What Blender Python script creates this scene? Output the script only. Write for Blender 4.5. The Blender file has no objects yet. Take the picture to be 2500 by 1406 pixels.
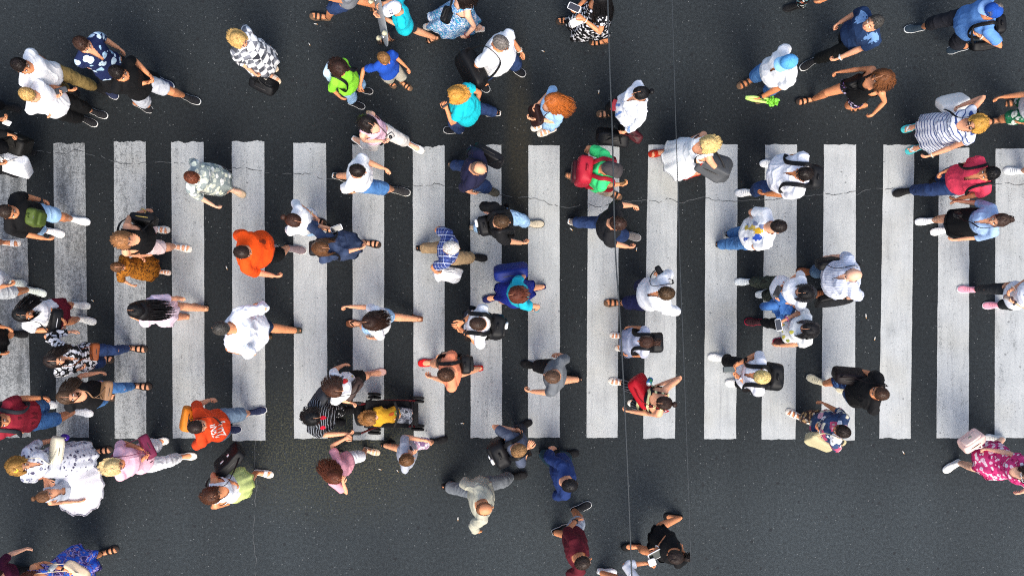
import bpy, bmesh, math, random
import numpy as np
from mathutils import Vector
from mathutils.bvhtree import BVHTree
rng = np.random.default_rng(7); random.seed(7)
sc = bpy.context.scene
COL = sc.collection
CAMH, PXM = 14.0, 187.0            # camera height in metres, photo pixels per metre on the road
def A(*v): return np.array(v, float)
def W(px, py, z=0.0):              # where the sight line of a photo point meets height z
    k = (CAMH - z) / CAMH
    return A((px - 1250) / PXM * k, -(py - 703) / PXM * k, z)
def unit(v):
    n = np.linalg.norm(v); return v / n if n > 1e-9 else v
UP = A(0, 0, 1)
def lin(h):
    if not isinstance(h, str): return tuple(h)
    h = h.lstrip('#'); o = []
    for i in (0, 2, 4):
        c = int(h[i:i+2], 16) / 255
        o.append(c / 12.92 if c <= .04045 else ((c + .055) / 1.055) ** 2.4)
    return tuple(o)

# ---------------------------------------------------------------- noise
def _hash(i, j, k):
    n = (i * 374761393 + j * 668265263 + k * 2147483647 + 1274126177) & 0xffffffff
    n = ((n ^ (n >> 13)) * 1274126177) & 0xffffffff
    return ((n ^ (n >> 16)) & 0xffff) / 65535.0
def vn(p):
    p = np.asarray(p) + 517.3
    i = np.floor(p).astype(np.int64); f = p - i; f = f * f * (3 - 2 * f)
    x, y, z = i[:, 0], i[:, 1], i[:, 2]; r = 0
    for a in (0, 1):
        for b in (0, 1):
            for c in (0, 1):
                w = (f[:, 0] if a else 1 - f[:, 0]) * (f[:, 1] if b else 1 - f[:, 1]) * (f[:, 2] if c else 1 - f[:, 2])
                r = r + w * _hash(x + a, y + b, z + c)
    return r

# ---------------------------------------------------------------- mesh accumulator
class M:
    def __init__(s): s.v = []; s.f = []; s.m = []; s.n = 0
    def add(s, v, f, mi=0):
        v = np.asarray(v, float)
        s.v.append(v)
        for a in f:
            a = np.asarray(a, int)
            if len(a): s.f.append(a + s.n); s.m.append(np.full(len(a), mi, int))
        s.n += len(v)
    def tube(s, pts, rad, side=None, n=12, mi=0, cap=.5, closed=False):
        pts = np.asarray(pts, float); k = len(pts)
        if isinstance(rad, tuple): rad = [rad] * k
        T = np.zeros_like(pts)
        T[1:-1] = pts[2:] - pts[:-2]; T[0] = pts[1] - pts[0]; T[-1] = pts[-1] - pts[-2]
        if closed: T[0] = T[-1] = pts[1] - pts[-2]
        ph = np.arange(n) * 2 * math.pi / n
        vs = []; prev = None
        for i in range(k):
            t = unit(T[i])
            sd = side if side is not None else (prev if prev is not None else (A(1, 0, 0) if abs(t[0]) < .8 else A(0, 1, 0)))
            a = sd - t * np.dot(sd, t)
            if np.linalg.norm(a) < .05: a = np.cross(t, A(.3, .5, .8))
            a = unit(a); b = np.cross(t, a); prev = a
            r = rad[i] if hasattr(rad, '__len__') else rad
            ra, rb = r if hasattr(r, '__len__') else (r, r)
            vs.append(pts[i] + np.outer(np.cos(ph) * ra, a) + np.outer(np.sin(ph) * rb, b))
        v = np.concatenate(vs)
        q = []
        for i in range(k - 1):
            o = i * n
            for j in range(n): q.append((o + j, o + (j + 1) % n, o + n + (j + 1) % n, o + n + j))
        tr = []
        if cap is not None and not closed:
            r0 = rad[0] if hasattr(rad, '__len__') else rad; r1 = rad[-1] if hasattr(rad, '__len__') else rad
            r0 = min(r0) if hasattr(r0, '__len__') else r0; r1 = min(r1) if hasattr(r1, '__len__') else r1
            v = np.vstack([v, pts[0] - unit(T[0]) * r0 * cap, pts[-1] + unit(T[-1]) * r1 * cap])
            c0, c1 = k * n, k * n + 1; o = (k - 1) * n
            for j in range(n):
                tr.append((c0, (j + 1) % n, j)); tr.append((c1, o + j, o + (j + 1) % n))
        s.add(v, [np.array(q), np.array(tr) if tr else np.zeros((0, 3), int)], mi)
    def ell(s, c, ax, r, mi=0, n=16, m=10, e=1.0):
        # (super)ellipsoid: ax = three axis vectors, r = radii, e<1 squares it off
        ax = np.asarray(ax, float)
        def pw(x): return np.sign(x) * np.abs(x) ** e
        th = np.linspace(0, math.pi, m + 1)[1:-1]; ph = np.arange(n) * 2 * math.pi / n
        TH, PH = np.meshgrid(th, ph, indexing='ij')
        x = pw(np.sin(TH)) * pw(np.cos(PH)); y = pw(np.sin(TH)) * pw(np.sin(PH)); z = pw(np.cos(TH))
        L = np.stack([x.ravel() * r[0], y.ravel() * r[1], z.ravel() * r[2]], 1)
        L = np.vstack([L, [0, 0, r[2]], [0, 0, -r[2]]])
        v = c + L @ ax
        k = m - 1; q = []; t = []
        for i in range(k - 1):
            for j in range(n): q.append((i*n+j, i*n+n+j, i*n+n+(j+1) % n, i*n+(j+1) % n))
        for j in range(n):
            t.append((k*n, j, (j+1) % n)); t.append((k*n+1, (k-1)*n+(j+1) % n, (k-1)*n+j))
        s.add(v, [np.array(q), np.array(t)], mi)
    def prism(s, poly, z0, z1, frame=None, mi=0, bev=.0):
        # vertical slab over a 2-d outline; frame = (origin, x, y, z axes)
        poly = np.asarray(poly, float); n = len(poly)
        c = poly.mean(0); inn = c + (poly - c) * (1 - bev)
        L = [(inn, z0), (poly, z0 + (z1 - z0) * .25), (poly, z1 - (z1 - z0) * .25), (inn, z1)] if bev else [(poly, z0), (poly, z1)]
        v = np.concatenate([np.column_stack([p, np.full(n, z)]) for p, z in L])
        k = len(L); q = [(i*n+j, i*n+(j+1) % n, i*n+n+(j+1) % n, i*n+n+j) for i in range(k-1) for j in range(n)]
        v = np.vstack([v, [c[0], c[1], z0], [c[0], c[1], z1]])
        t = []
        for j in range(n): t += [(k*n, (j+1) % n, j), (k*n+1, (k-1)*n+j, (k-1)*n+(j+1) % n)]
        if frame is not None:
            o, x, y, z = frame; v = o + np.outer(v[:, 0], x) + np.outer(v[:, 1], y) + np.outer(v[:, 2], z)
        s.add(v, [np.array(q), np.array(t)], mi)
    def cat(s): return np.concatenate(s.v)
def mesh_from(name, co, faces, mis, mats, smooth=True):
    me = bpy.data.meshes.new(name)
    me.vertices.add(len(co)); me.vertices.foreach_set('co', np.asarray(co, np.float32).ravel())
    lens = np.concatenate([np.full(len(f), f.shape[1]) for f in faces]); idx = np.concatenate([f.ravel() for f in faces])
    me.loops.add(len(idx)); me.loops.foreach_set('vertex_index', idx.astype(np.int32))
    st = np.concatenate([[0], np.cumsum(lens)[:-1]])
    me.polygons.add(len(lens)); me.polygons.foreach_set('loop_start', st.astype(np.int32))
    me.polygons.foreach_set('material_index', np.concatenate(mis).astype(np.int32))
    me.polygons.foreach_set('use_smooth', np.full(len(lens), smooth))
    for m in mats: me.materials.append(m)
    me.update(calc_edges=True); me.validate()
    return me
def link(name, me, parent=None):
    o = bpy.data.objects.new(name, me); COL.objects.link(o)
    if parent is not None: o.parent = parent
    return o
def build(name, mm, mats, parent=None, base=None, smooth=True):
    co = mm.cat()
    if base is not None: co = base(co)
    return link(name, mesh_from(name, co, mm.f, mm.m, mats, smooth), parent)
def tag(o, label=None, cat=None, group=None, kind=None):
    for k, v in (('label', label), ('category', cat), ('group', group), ('kind', kind)):
        if v: o[k] = v
    return o
def empty(name, loc, rz=0.0):
    o = bpy.data.objects.new(name, None); COL.objects.link(o); o.empty_display_size = .2
    o.location = loc; o.rotation_euler = (0, 0, rz); return o
def localizer(base, rz):
    c, s = math.cos(-rz), math.sin(-rz); R = np.array([[c, -s, 0], [s, c, 0], [0, 0, 1]])
    return lambda p: (np.asarray(p) - base) @ R.T
def curve(pts, k=6):               # Catmull-Rom through points
    p = [np.asarray(a, float) for a in pts]; p = [2*p[0]-p[1]] + p + [2*p[-1]-p[-2]]; o = []
    for i in range(1, len(p)-2):
        for t in np.linspace(0, 1, k, endpoint=False):
            a, b, c, d = p[i-1], p[i], p[i+1], p[i+2]
            o.append(.5*((2*b)+(-a+c)*t+(2*a-5*b+4*c-d)*t*t+(-a+3*b-3*c+d)*t**3))
    o.append(p[-2]); return np.array(o)

# ---------------------------------------------------------------- materials
_mc = {}
def deep(c): return tuple(x * .6 for x in c) if max(c) < .02 else c
def newmat(name):
    m = bpy.data.materials.new(name); m.use_nodes = True
    return m, m.node_tree, m.node_tree.nodes['Principled BSDF']
def nd(nt, t, ins=None, **kw):
    n = nt.nodes.new('ShaderNode' + t)
    for k, v in kw.items(): setattr(n, k, v)
    for k, v in (ins or {}).items():
        s = n.inputs[k]
        if hasattr(v, 'is_output') or isinstance(v, bpy.types.NodeSocket): nt.links.new(v, s)
        else: s.default_value = v
    return n
def mixc(nt, f, a, b, mode='MIX'):
    n = nt.nodes.new('ShaderNodeMix'); n.data_type = 'RGBA'; n.blend_type = mode
    for i, v in ((0, f), (6, a), (7, b)):
        if isinstance(v, bpy.types.NodeSocket): nt.links.new(v, n.inputs[i])
        elif i == 0: n.inputs[i].default_value = v
        else: n.inputs[i].default_value = (*v[:3], 1)
    return n.outputs[2]
def math_(nt, op, a, b=None):
    n = nd(nt, 'Math', operation=op)
    for i, v in enumerate((a, b)):
        if v is None: continue
        if isinstance(v, bpy.types.NodeSocket): nt.links.new(v, n.inputs[i])
        else: n.inputs[i].default_value = v
    return n.outputs[0]
def ramp(nt, fac, stops, const=True):
    r = nd(nt, 'ValToRGB', {'Fac': fac}); cr = r.color_ramp
    cr.interpolation = 'CONSTANT' if const else 'LINEAR'
    while len(cr.elements) < len(stops): cr.elements.new(.5)
    for e, (p, c) in zip(cr.elements, stops): e.position = p; e.color = (*c[:3], 1)
    return r.outputs[0]
def fab(c, pat=None, cs=(), s=10.0, rough=.85, th=.5):
    key = (c, pat, tuple(cs), s, rough, th)
    if key in _mc: return _mc[key]
    m, nt, b = newmat('cloth_' + str(len(_mc))); col = deep(lin(c)); cs = [lin(x) for x in cs]
    oc = nd(nt, 'TexCoord').outputs['Object']
    base = None
    nz = nd(nt, 'TexNoise', {'Vector': oc, 'Scale': 14.0, 'Detail': 4.0}).outputs[0]
    def axis(a): return nd(nt, 'SeparateXYZ', {0: oc}).outputs['XYZ'.index(a)]
    def band(v, sc_, t): return math_(nt, 'GREATER_THAN', math_(nt, 'FRACT', math_(nt, 'MULTIPLY', v, sc_)), t)
    if pat is None: base = mixc(nt, nz, [x*.86 for x in col], [min(1, x*1.1) for x in col])
    elif pat.startswith('stripe'):
        w_ = nd(nt, 'TexNoise', {'Vector': oc, 'Scale': 5.0}).outputs[0]
        v = math_(nt, 'ADD', axis(pat[-1].upper()), math_(nt, 'MULTIPLY', w_, .05))
        base = mixc(nt, band(v, s, th), col, cs[0])
    elif pat == 'check':
        k = nd(nt, 'TexChecker', {'Vector': nd(nt, 'Mapping', {'Vector': oc, 'Rotation': (.15, .1, .5)}).outputs[0], 'Scale': s}).outputs['Fac']
        vr = nd(nt, 'TexVoronoi', {'Vector': oc, 'Scale': s * .8}).outputs['Color']
        base = mixc(nt, k, col, mixc(nt, vr, cs[0], cs[1]))
    elif pat == 'plaid':
        h1 = band(axis('Y'), s, th); xz = math_(nt, 'ADD', axis('X'), axis('Z')); h2 = band(xz, s, th)
        f1 = band(axis('Y'), s * .5, .9); f2 = band(xz, s * .5, .9)
        base = mixc(nt, h2, mixc(nt, h1, col, cs[0]), cs[0] if len(cs) < 2 else cs[1])
        base = mixc(nt, math_(nt, 'MAXIMUM', f1, f2), base, (.5, .54, .66))
    elif pat in ('blot', 'leo'):
        wv = nd(nt, 'VectorMath', {0: oc, 1: nd(nt, 'TexNoise', {'Vector': oc, 'Scale': s * .9}).outputs['Color']}, operation='MULTIPLY_ADD')
        wv.inputs[1].default_value = (1, 1, 1)
        sc1 = nd(nt, 'VectorMath', {0: nd(nt, 'TexNoise', {'Vector': oc, 'Scale': s * .9, 'Detail': 2.0}).outputs['Color']}, operation='SCALE'); sc1.inputs[3].default_value = .9 / s
        ad = nd(nt, 'VectorMath', {0: oc, 1: sc1.outputs[0]}, operation='ADD').outputs[0]
        v = nd(nt, 'TexVoronoi', {'Vector': ad, 'Scale': s})
        d = v.outputs['Distance']
        if pat == 'leo':
            k = math_(nt, 'MULTIPLY', math_(nt, 'GREATER_THAN', d, .2), math_(nt, 'LESS_THAN', d, th)); base = mixc(nt, k, col, cs[0])
        else:
            hue = nd(nt, 'SeparateColor', {0: v.outputs['Color']}).outputs[0]
            pc = ramp(nt, hue, [(i / len(cs), x) for i, x in enumerate(cs)]) if len(cs) > 1 else None
            k = math_(nt, 'LESS_THAN', d, th)
            base = mixc(nt, k, col, pc if pc else cs[0])
            base = mixc(nt, math_(nt, 'LESS_THAN', d, th * .35), base, mixc(nt, .5, col, cs[0]))
    elif pat == 'camo':
        n2 = nd(nt, 'TexNoise', {'Vector': oc, 'Scale': s, 'Detail': 3.0, 'Distortion': 1.0}).outputs[0]
        al = [col] + cs; base = ramp(nt, n2, [(0 if i == 0 else .36 + .28 * i / len(al), x) for i, x in enumerate(al)])
    elif pat == 'denim':
        n2 = nd(nt, 'TexNoise', {'Vector': oc, 'Scale': s, 'Detail': 5.0}).outputs[0]
        base = ramp(nt, n2, [(.3, col), (.7, cs[0])], False)
        base = mixc(nt, nd(nt, 'TexNoise', {'Vector': oc, 'Scale': 160.0}).outputs[0], base, [min(1, x * 1.6 + .02) for x in col])
    base = mixc(nt, .16, base, nz, 'MULTIPLY')
    nt.links.new(base, b.inputs['Base Color']); b.inputs['Roughness'].default_value = rough
    b.inputs['Specular IOR Level'].default_value = .25
    b.inputs['Sheen Weight'].default_value = .0
    bn = nd(nt, 'TexNoise', {'Vector': oc, 'Scale': 20.0, 'Detail': 2.0, 'Distortion': .8}).outputs[0]
    bp = nd(nt, 'Bump', {'Height': bn, 'Strength': .22, 'Distance': .012})
    nt.links.new(bp.outputs[0], b.inputs['Normal'])
    _mc[key] = m; return m
def plain(c, rough=.5, metal=0.0, name='surface', var=.12, spec=.5):
    key = ('p', c, rough, metal)
    if key in _mc: return _mc[key]
    m, nt, b = newmat(name + '_' + str(len(_mc))); col = deep(lin(c))
    oc = nd(nt, 'TexCoord').outputs['Object']
    nz = nd(nt, 'TexNoise', {'Vector': oc, 'Scale': 25.0, 'Detail': 4.0}).outputs[0]
    nt.links.new(mixc(nt, nz, [x*(1-var) for x in col], [min(1, x*(1+var)) for x in col]), b.inputs['Base Color'])
    b.inputs['Roughness'].default_value = rough; b.inputs['Metallic'].default_value = metal
    b.inputs['Specular IOR Level'].default_value = spec
    _mc[key] = m; return m
def skinmat(c):
    key = ('s', c)
    if key in _mc: return _mc[key]
    m, nt, b = newmat('skin_' + str(len(_mc))); col = lin(c)
    oc = nd(nt, 'TexCoord').outputs['Object']
    nz = nd(nt, 'TexNoise', {'Vector': oc, 'Scale': 18.0, 'Detail': 4.0}).outputs[0]
    nt.links.new(mixc(nt, nz, [col[0]*.88, col[1]*.8, col[2]*.78], [min(1, x*1.12) for x in col]), b.inputs['Base Color'])
    b.inputs['Roughness'].default_value = .5; b.inputs['Specular IOR Level'].default_value = .35
    _mc[key] = m; return m
def hairmat(c):
    key = ('h', c)
    if key in _mc: return _mc[key]
    m, nt, b = newmat('hair_' + str(len(_mc))); col = lin(c)
    oc = nd(nt, 'TexCoord').outputs['Object']
    nz = nd(nt, 'TexNoise', {'Vector': oc, 'Scale': 55.0, 'Detail': 5.0, 'Distortion': 1.5}).outputs[0]
    nt.links.new(ramp(nt, nz, [(.3, [x*.45 for x in col]), (.55, col), (.75, [min(1, x*1.55+.01) for x in col])], False), b.inputs['Base Color'])
    b.inputs['Roughness'].default_value = .48; b.inputs['Specular IOR Level'].default_value = .25
    _mc[key] = m; return m
# ---------------------------------------------------------------- people
SKIN = {'f': '#e0a27c', 't': '#d69064', 'd': '#be7a4c', 'p': '#e9b596'}
HAIR = {'dk': '#1b120e', 'bk': '#0c0a0b', 'br': '#38231a', 'lb': '#8a6238', 'bl': '#c9a262', 'gb': '#d8b878', 'rd': '#a4541f', 'gy': '#77706a', 'au': '#6e3a24', 'wh': '#d6cfc6', 'sl': '#45423e'}
QUEUE = []                        # shapes that wait for one shared remesh
def ik(a, t, l1, l2, pole):
    d = t - a; D = np.linalg.norm(d); mx = (l1 + l2) * .995
    if D > mx: t = a + d / D * mx; d = t - a; D = mx
    if D < abs(l1 - l2) + .02: D = abs(l1 - l2) + .02
    x = (l1*l1 - l2*l2 + D*D) / (2*D); hgt = math.sqrt(max(1e-6, l1*l1 - x*x)); u = unit(d)
    pp = pole - u * np.dot(pole, u)
    return a + u * x + unit(pp) * hgt, t

def skeleton(head, face, L=None, R=None, l=None, r=None, h=1.75, sex='m', b=1.0, pit=8, pel=None, hz=None, fz=None, tw=None, body=None, lean=None):
    s = h / 1.75; th = -math.radians(face); hs = (.5 + .5 * s) * .93
    F = A(math.cos(th), math.sin(th), 0); Lf = A(-math.sin(th), math.cos(th), 0)
    if body is not None:
        tb = -math.radians(body); FB = A(math.cos(tb), math.sin(tb), 0); LB = A(-math.sin(tb), math.cos(tb), 0)
    else: tb, FB, LB = th, F, Lf
    zc = hz if hz else .925 * h
    J = dict(h=h, s=s, hs=hs, sex=sex, b=b)
    for it in range(2):
        H = W(head[0], head[1], zc)
        feet = []
        for f in (L, R): feet.append(None if f is None else W(f[0], f[1], fz if fz else .03))
        nb0 = H - FB * .045 * s
        g = A(nb0[0], nb0[1], 0)
        if feet[0] is None and feet[1] is None:
            feet = [g + LB * .09 * s + FB * .12 * s, g - LB * .09 * s - FB * .14 * s]
        for i in (0, 1):
            if feet[i] is None:
                o = feet[1 - i] - g; fo = np.dot(o, FB)
                feet[i] = g - FB * np.clip(fo * .7, -.3, .3) + LB * (.09 if i == 0 else -.09) * s
        mid = (feet[0] + feet[1]) / 2
        P = mid * .55 + g * .45
        d = P - g; d[2] = 0; n = np.linalg.norm(d); mxl = .13 * h
        if n > mxl: P = g + d / n * mxl
        hipz = .525 * h; leg = .478 * h
        for i in (0, 1):
            dd = feet[i] - P; dd[2] = 0; n = np.linalg.norm(dd)
            if n > .5 * s: feet[i] = A(*(P[:2] + dd[:2] / n * .5 * s), feet[i][2]); n = .5 * s
            hipz = min(hipz, .05 * h + math.sqrt(max(.01, leg**2 - max(0, n - .05*s)**2)) + .0)
        hipz = max(hipz, .475 * h)
        P[2] = hipz
        if pel is not None: P = W(*pel)
        if hz is None: zc = .925 * h - (.525 * h - hipz)
    J['zc'] = zc
    sp = unit(H - P)
    cu = unit(sp * .6 + UP * .4) if pel is None else sp
    nb = H - cu * .118 * h - FB * .022 * h
    T = unit(nb - P); LT = unit(LB - T * np.dot(LB, T)); FT = np.cross(LT, T)
    # shoulders swing with the hands
    if tw is None:
        def fo(q): return 0 if q is None else np.dot(W(q[0], q[1], .45 * h) - P, FB)
        tw = np.clip((fo(l) - fo(r)) * .55, -.3, .3) if (l is not None and r is not None) else 0
    Ls = LT * math.cos(tw) + FT * math.sin(tw); Fs = FT * math.cos(tw) - LT * math.sin(tw)
    sw = (.099 if sex == 'm' else .088) * h * b ** .5
    J.update(P=P, nb=nb, T=T, L=LT, F=FT, Ls=Ls, Fs=Fs, sw=sw, H=H, th=tb, base=A(P[0], P[1], 0))
    # head axes
    p = math.radians(pit)
    J['hf'] = unit(F * math.cos(p) - UP * math.sin(p)); J['hl'] = Lf; J['hu'] = np.cross(J['hf'], Lf)
    # arms
    l1, l2 = .172 * h, .16 * h + .05 * s
    for key, q, sg in (('l', l, 1), ('r', r, -1)):
        S = nb + Ls * sg * sw - T * .028 * h - Fs * .01
        curl = .35; z = .47
        if q is None: Ht = S + Ls * sg * .06 - UP * (l1 + l2) * .94 + FB * .06; 
        else:
            if len(q) > 3: curl = q[3]
            if len(q) > 2 and q[2] is not None: z = q[2]
            z *= h; ok = False
            for zz in np.linspace(z, S[2], 24) if z < S[2] else [z]:
                Ht = W(q[0], q[1], zz)
                if np.linalg.norm(Ht - S) <= (l1 + l2) * .985: ok = True; break
            if z <= .57 * h:            # a hanging arm hangs nearly straight
                for zz in np.linspace(Ht[2], .37 * h, 16):
                    Hn = W(q[0], q[1], zz)
                    if np.linalg.norm(Hn - S) > (l1 + l2) * .96: break
                    Ht = Hn
        raised = np.clip((Ht[2] - .5 * h) / (.2 * h), 0, 1)
        pole = -FB * (.85 - .4 * raised) + LB * sg * (.12 + .38 * raised) - UP * .5
        E, Ht = ik(S, Ht, l1, l2, pole)
        d = unit(Ht - E); Wr = E + d * .157 * h
        J[key + 'a'] = (S, E, Wr, d, curl)
    # legs
    l1, l2 = .243 * h, .24 * h
    for key, ft, sg in (('l', feet[0], 1), ('r', feet[1], -1)):
        hip = P + LT * sg * .052 * h * b - T * .01
        fo = np.dot(ft - P, FB); pitch = 0.0
        if fz is None:
            if fo < -.12: pitch = -min(.75, (-fo - .1) * 2.2)
            elif fo > .28: pitch = min(.3, (fo - .26) * 1.2)
        src = L if key == 'l' else R
        fa = tb if src is None or len(src) < 3 else -math.radians(src[2])
        u = A(math.cos(fa), math.sin(fa), 0); v = A(-math.sin(fa), math.cos(fa), 0)
        ball = ft + u * .045 * s; ball[2] = ft[2] if fz else 0.0
        if pitch > 0: ball[2] += .1 * s * math.sin(pitch)
        fu = u * math.cos(pitch) + UP * math.sin(pitch); fw = -u * math.sin(pitch) + UP * math.cos(pitch)
        ank = ball - fu * .125 * s + fw * .085 * s
        K, ank2 = ik(hip, ank, l1, l2, FB + UP * .15)
        if np.linalg.norm(ank2 - ank) > .004: ball = ball + (ank2 - ank) * A(1, 1, 0 if fz is None else 1)
        ank = ball - fu * .125 * s + fw * .085 * s
        J[key + 'g'] = (hip, K, ank); J[key + 'f'] = (ball, fu, v, fw)
    return J

def torso_rings(J, ofs=0.0, t0=-.14, t1=1.04, belly=0.0, bust=0.0):
    m = J['sex'] == 'm'; h, b = J['h'], J['b']; k = h / 1.75; D = np.linalg.norm(J['nb'] - J['P'])
    tab = [(-.20, .105, .085), (-.12, .15, .105), (0, .165, .112), (.14, .160, .108), (.3, .148, .102), (.45, .152, .106), (.6, .165, .114), (.74, .178, .112), (.86, .168, .094), (.95, .118, .074), (1.04, .062, .062)] if m else \
          [(-.20, .11, .09), (-.12, .155, .112), (0, .168, .116), (.14, .152, .104), (.3, .128, .092), (.45, .132, .097), (.6, .145, .112), (.74, .155, .106), (.86, .146, .084), (.95, .102, .066), (1.04, .054, .056)]
    tt = np.array([x[0] for x in tab]); aa = np.array([x[1] for x in tab]); bb = np.array([x[2] for x in tab])
    ts = np.linspace(t0, t1, 13); pts = []; rad = []
    for t in ts:
        a = np.interp(t, tt, aa) * k * b + ofs; d = np.interp(t, tt, bb) * k * b + ofs
        be = belly * math.exp(-((t - .25) / .22) ** 2) + bust * math.exp(-((t - .64) / .1) ** 2)
        w = np.clip((t - .3) / .5, 0, 1); Lx = unit(J['L'] * (1 - w) + J['Ls'] * w); Fx = unit(J['F'] * (1 - w) + J['Fs'] * w)
        pts.append(J['P'] + J['T'] * D * t + Fx * be * .5); rad.append((a + be * .25, d + be * .5))
    return np.array(pts), rad
def poly_at(pts, u):               # point at fraction along (0..k-1)
    pts = [np.asarray(p) for p in pts]; i = min(int(u), len(pts) - 2); return pts[i] + (pts[i+1] - pts[i]) * (u - i)

def make_body(J, shod=True, belly=0.0, bust=0.0):
    h, s, b, hs = J['h'], J['s'], J['b'], J['hs']; m = M(); fem = J['sex'] != 'm'; q = s * (.5 + .5 * b)
    pts, rad = torso_rings(J, 0, -.16, 1.04, belly, bust); m.tube(pts, rad, J['L'], 20)
    f, l, u, H = J['hf'], J['hl'], J['hu'], J['H']; g = hs * (.97 if fem else 1.0)
    nbk = (.05 if fem else .058) * q
    m.tube([J['nb'] - J['T'] * .05 * s, J['nb'] + J['T'] * .03, H - u * .05 * g - f * .012], [nbk * 1.15, nbk, nbk * .95], l, 14)
    m.ell(H - f * .008 * g + u * .015 * g, (f, l, u), (.098*g, .076*g, .1*g))
    m.ell(H + f * .03 * g - u * .045 * g, (f, l, u), (.064*g, .06*g, .085*g))
    m.ell(H + f * .06 * g - u * .098 * g, (f, l, u), (.028*g, .03*g, .024*g))
    m.tube([H + f*.085*g + u*.005*g, H + f*.098*g - u*.02*g, H + f*.112*g - u*.045*g, H + f*.09*g - u*.052*g], [.009*g, .011*g, .015*g, .01*g], l, 8)
    for sg in (1, -1): m.ell(H + l*sg*.079*g - f*.008*g - u*.025*g, (unit(f + l*sg*.35), unit(l*sg - f*.35), u), (.02*g, .009*g, .032*g), n=10, m=8)
    for sg, a in ((1, 'la'), (-1, 'ra')):
        S, E, Wr, d, c = J[a]
        m.tube([J['nb'] + J['Ls']*sg*.03*s - J['T']*.012*s, (J['nb']+S)/2 + J['T']*.012*s, S + J['T']*.006, S*.8+E*.2], [.043*q, .043*q, .047*q, .045*q], None, 12)
        ar = .88 if fem else 1.0
        up = [S, S*.6+E*.4, S*.2+E*.8, E, E*.72+Wr*.28, E*.35+Wr*.65, Wr]
        m.tube(up, [x*q*ar for x in (.048, .044, .037, .034, .038, .031, .025)], None, 12)
    for sg, a in ((1, 'lg'), (-1, 'rg')):
        hip, K, an = J[a]
        m.tube([hip + J['T']*.04, hip*.75+K*.25, hip*.4+K*.6, K, K*.7+an*.3, K*.35+an*.65, an], [x*q for x in (.085, .084, .068, .054, .056, .045, .036)], None, 14)
    for a in ('lf', 'rf'):
        ball, fu, v, fw = J[a]; c = s * .96
        m.tube([ball + fu*x*c + fw*z*c for x, z in ((-.165, .035), (-.14, .04), (-.1, .045), (-.05, .04), (0, .028), (.04, .02), (.062, .016))], [(y*c, z*c) for y, z in ((.022, .025), (.03, .034), (.03, .04), (.034, .036), (.042, .026), (.038, .018), (.03, .014))], v, 12)
    # hands: palm joins the arm, each finger and the thumb its own bent chain rooted in the palm
    fg = M()
    for sg, a in ((1, 'la'), (-1, 'ra')):
        S, E, Wr, d, c = J[a]; hnd = hs * (.93 if fem else 1.02)
        w = J['F'] * .75 + UP * .45; w = unit(w - d * np.dot(w, d)); n = np.cross(d, w)
        if np.dot(n, -J['L'] * sg - UP * .3) < 0: n = -n
        m.tube([Wr - d*.01, Wr + d*.02*hnd, Wr + d*.055*hnd, Wr + d*.085*hnd], [(.027*hnd, .021*hnd), (.034*hnd, .018*hnd), (.041*hnd, .016*hnd), (.038*hnd, .013*hnd)], w, 12)
        for i, (fl, sp) in enumerate(((.072, 1.5), (.08, .5), (.074, -.5), (.058, -1.5))):
            p = Wr + d*.078*hnd + w*sp*.02*hnd; ps = [p]; ang = .25 + c * .5
            dd = unit(d + w * sp * .07)
            for kx in (.45, .32, .23):
                e = dd * math.cos(ang) + n * math.sin(ang); p = p + e * fl * kx * hnd; ps.append(p); ang += c * 1.25 + .08 * i * c
            fg.tube(ps, [.0095*hnd, .0092*hnd, .0085*hnd, .007*hnd], w, 8, cap=.8)
        p = Wr + d*.022*hnd + w*.028*hnd; e1 = unit(d*.75 + w*.6 + n*.2); e2 = unit(d + w*.1 + n*(.25 + c))
        fg.tube([p, p + e1*.042*hnd, p + e1*.042*hnd + e2*.032*hnd, p + e1*.042*hnd + e2*.052*hnd], [.013*hnd, .0115*hnd, .0095*hnd, .007*hnd], n, 8, cap=.8)
    if not shod:
        for a in ('lf', 'rf'):
            ball, fu, v, fw = J[a]; sg = 1 if a == 'lf' else -1
            for i in range(5):
                p = ball + fu*(.045 - .006*i)*s - v*sg*(.028 - .0145*i)*s + fw*.016*s
                fg.tube([p, p + fu*(.03 - .003*i)*s - fw*.004], [(.011 if i == 0 else .0085)*s, .007*s], v, 7, cap=.8)
    # eyes, brows, lips
    for sg in (1, -1):
        fg.ell(H + f*.086*g + l*sg*.031*g - u*.008*g, (f, l, u), (.008*g, .013*g, .007*g), 1, 8, 6)
        fg.ell(H + f*.092*g + l*sg*.031*g - u*.008*g, (f, l, u), (.004*g, .006*g, .006*g), 2, 8, 6)
        fg.tube([H + f*.091*g + l*sg*.014*g + u*.012*g, H + f*.09*g + l*sg*.032*g + u*.017*g, H + f*.078*g + l*sg*.05*g + u*.012*g], .0045*g, u, 6, 2)
    fg.tube([H + f*.084*g + l*.022*g - u*.078*g, H + f*.096*g - u*.076*g, H + f*.084*g - l*.022*g - u*.078*g], (.004*g, .008*g), f, 6, 3)
    return m, fg

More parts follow.
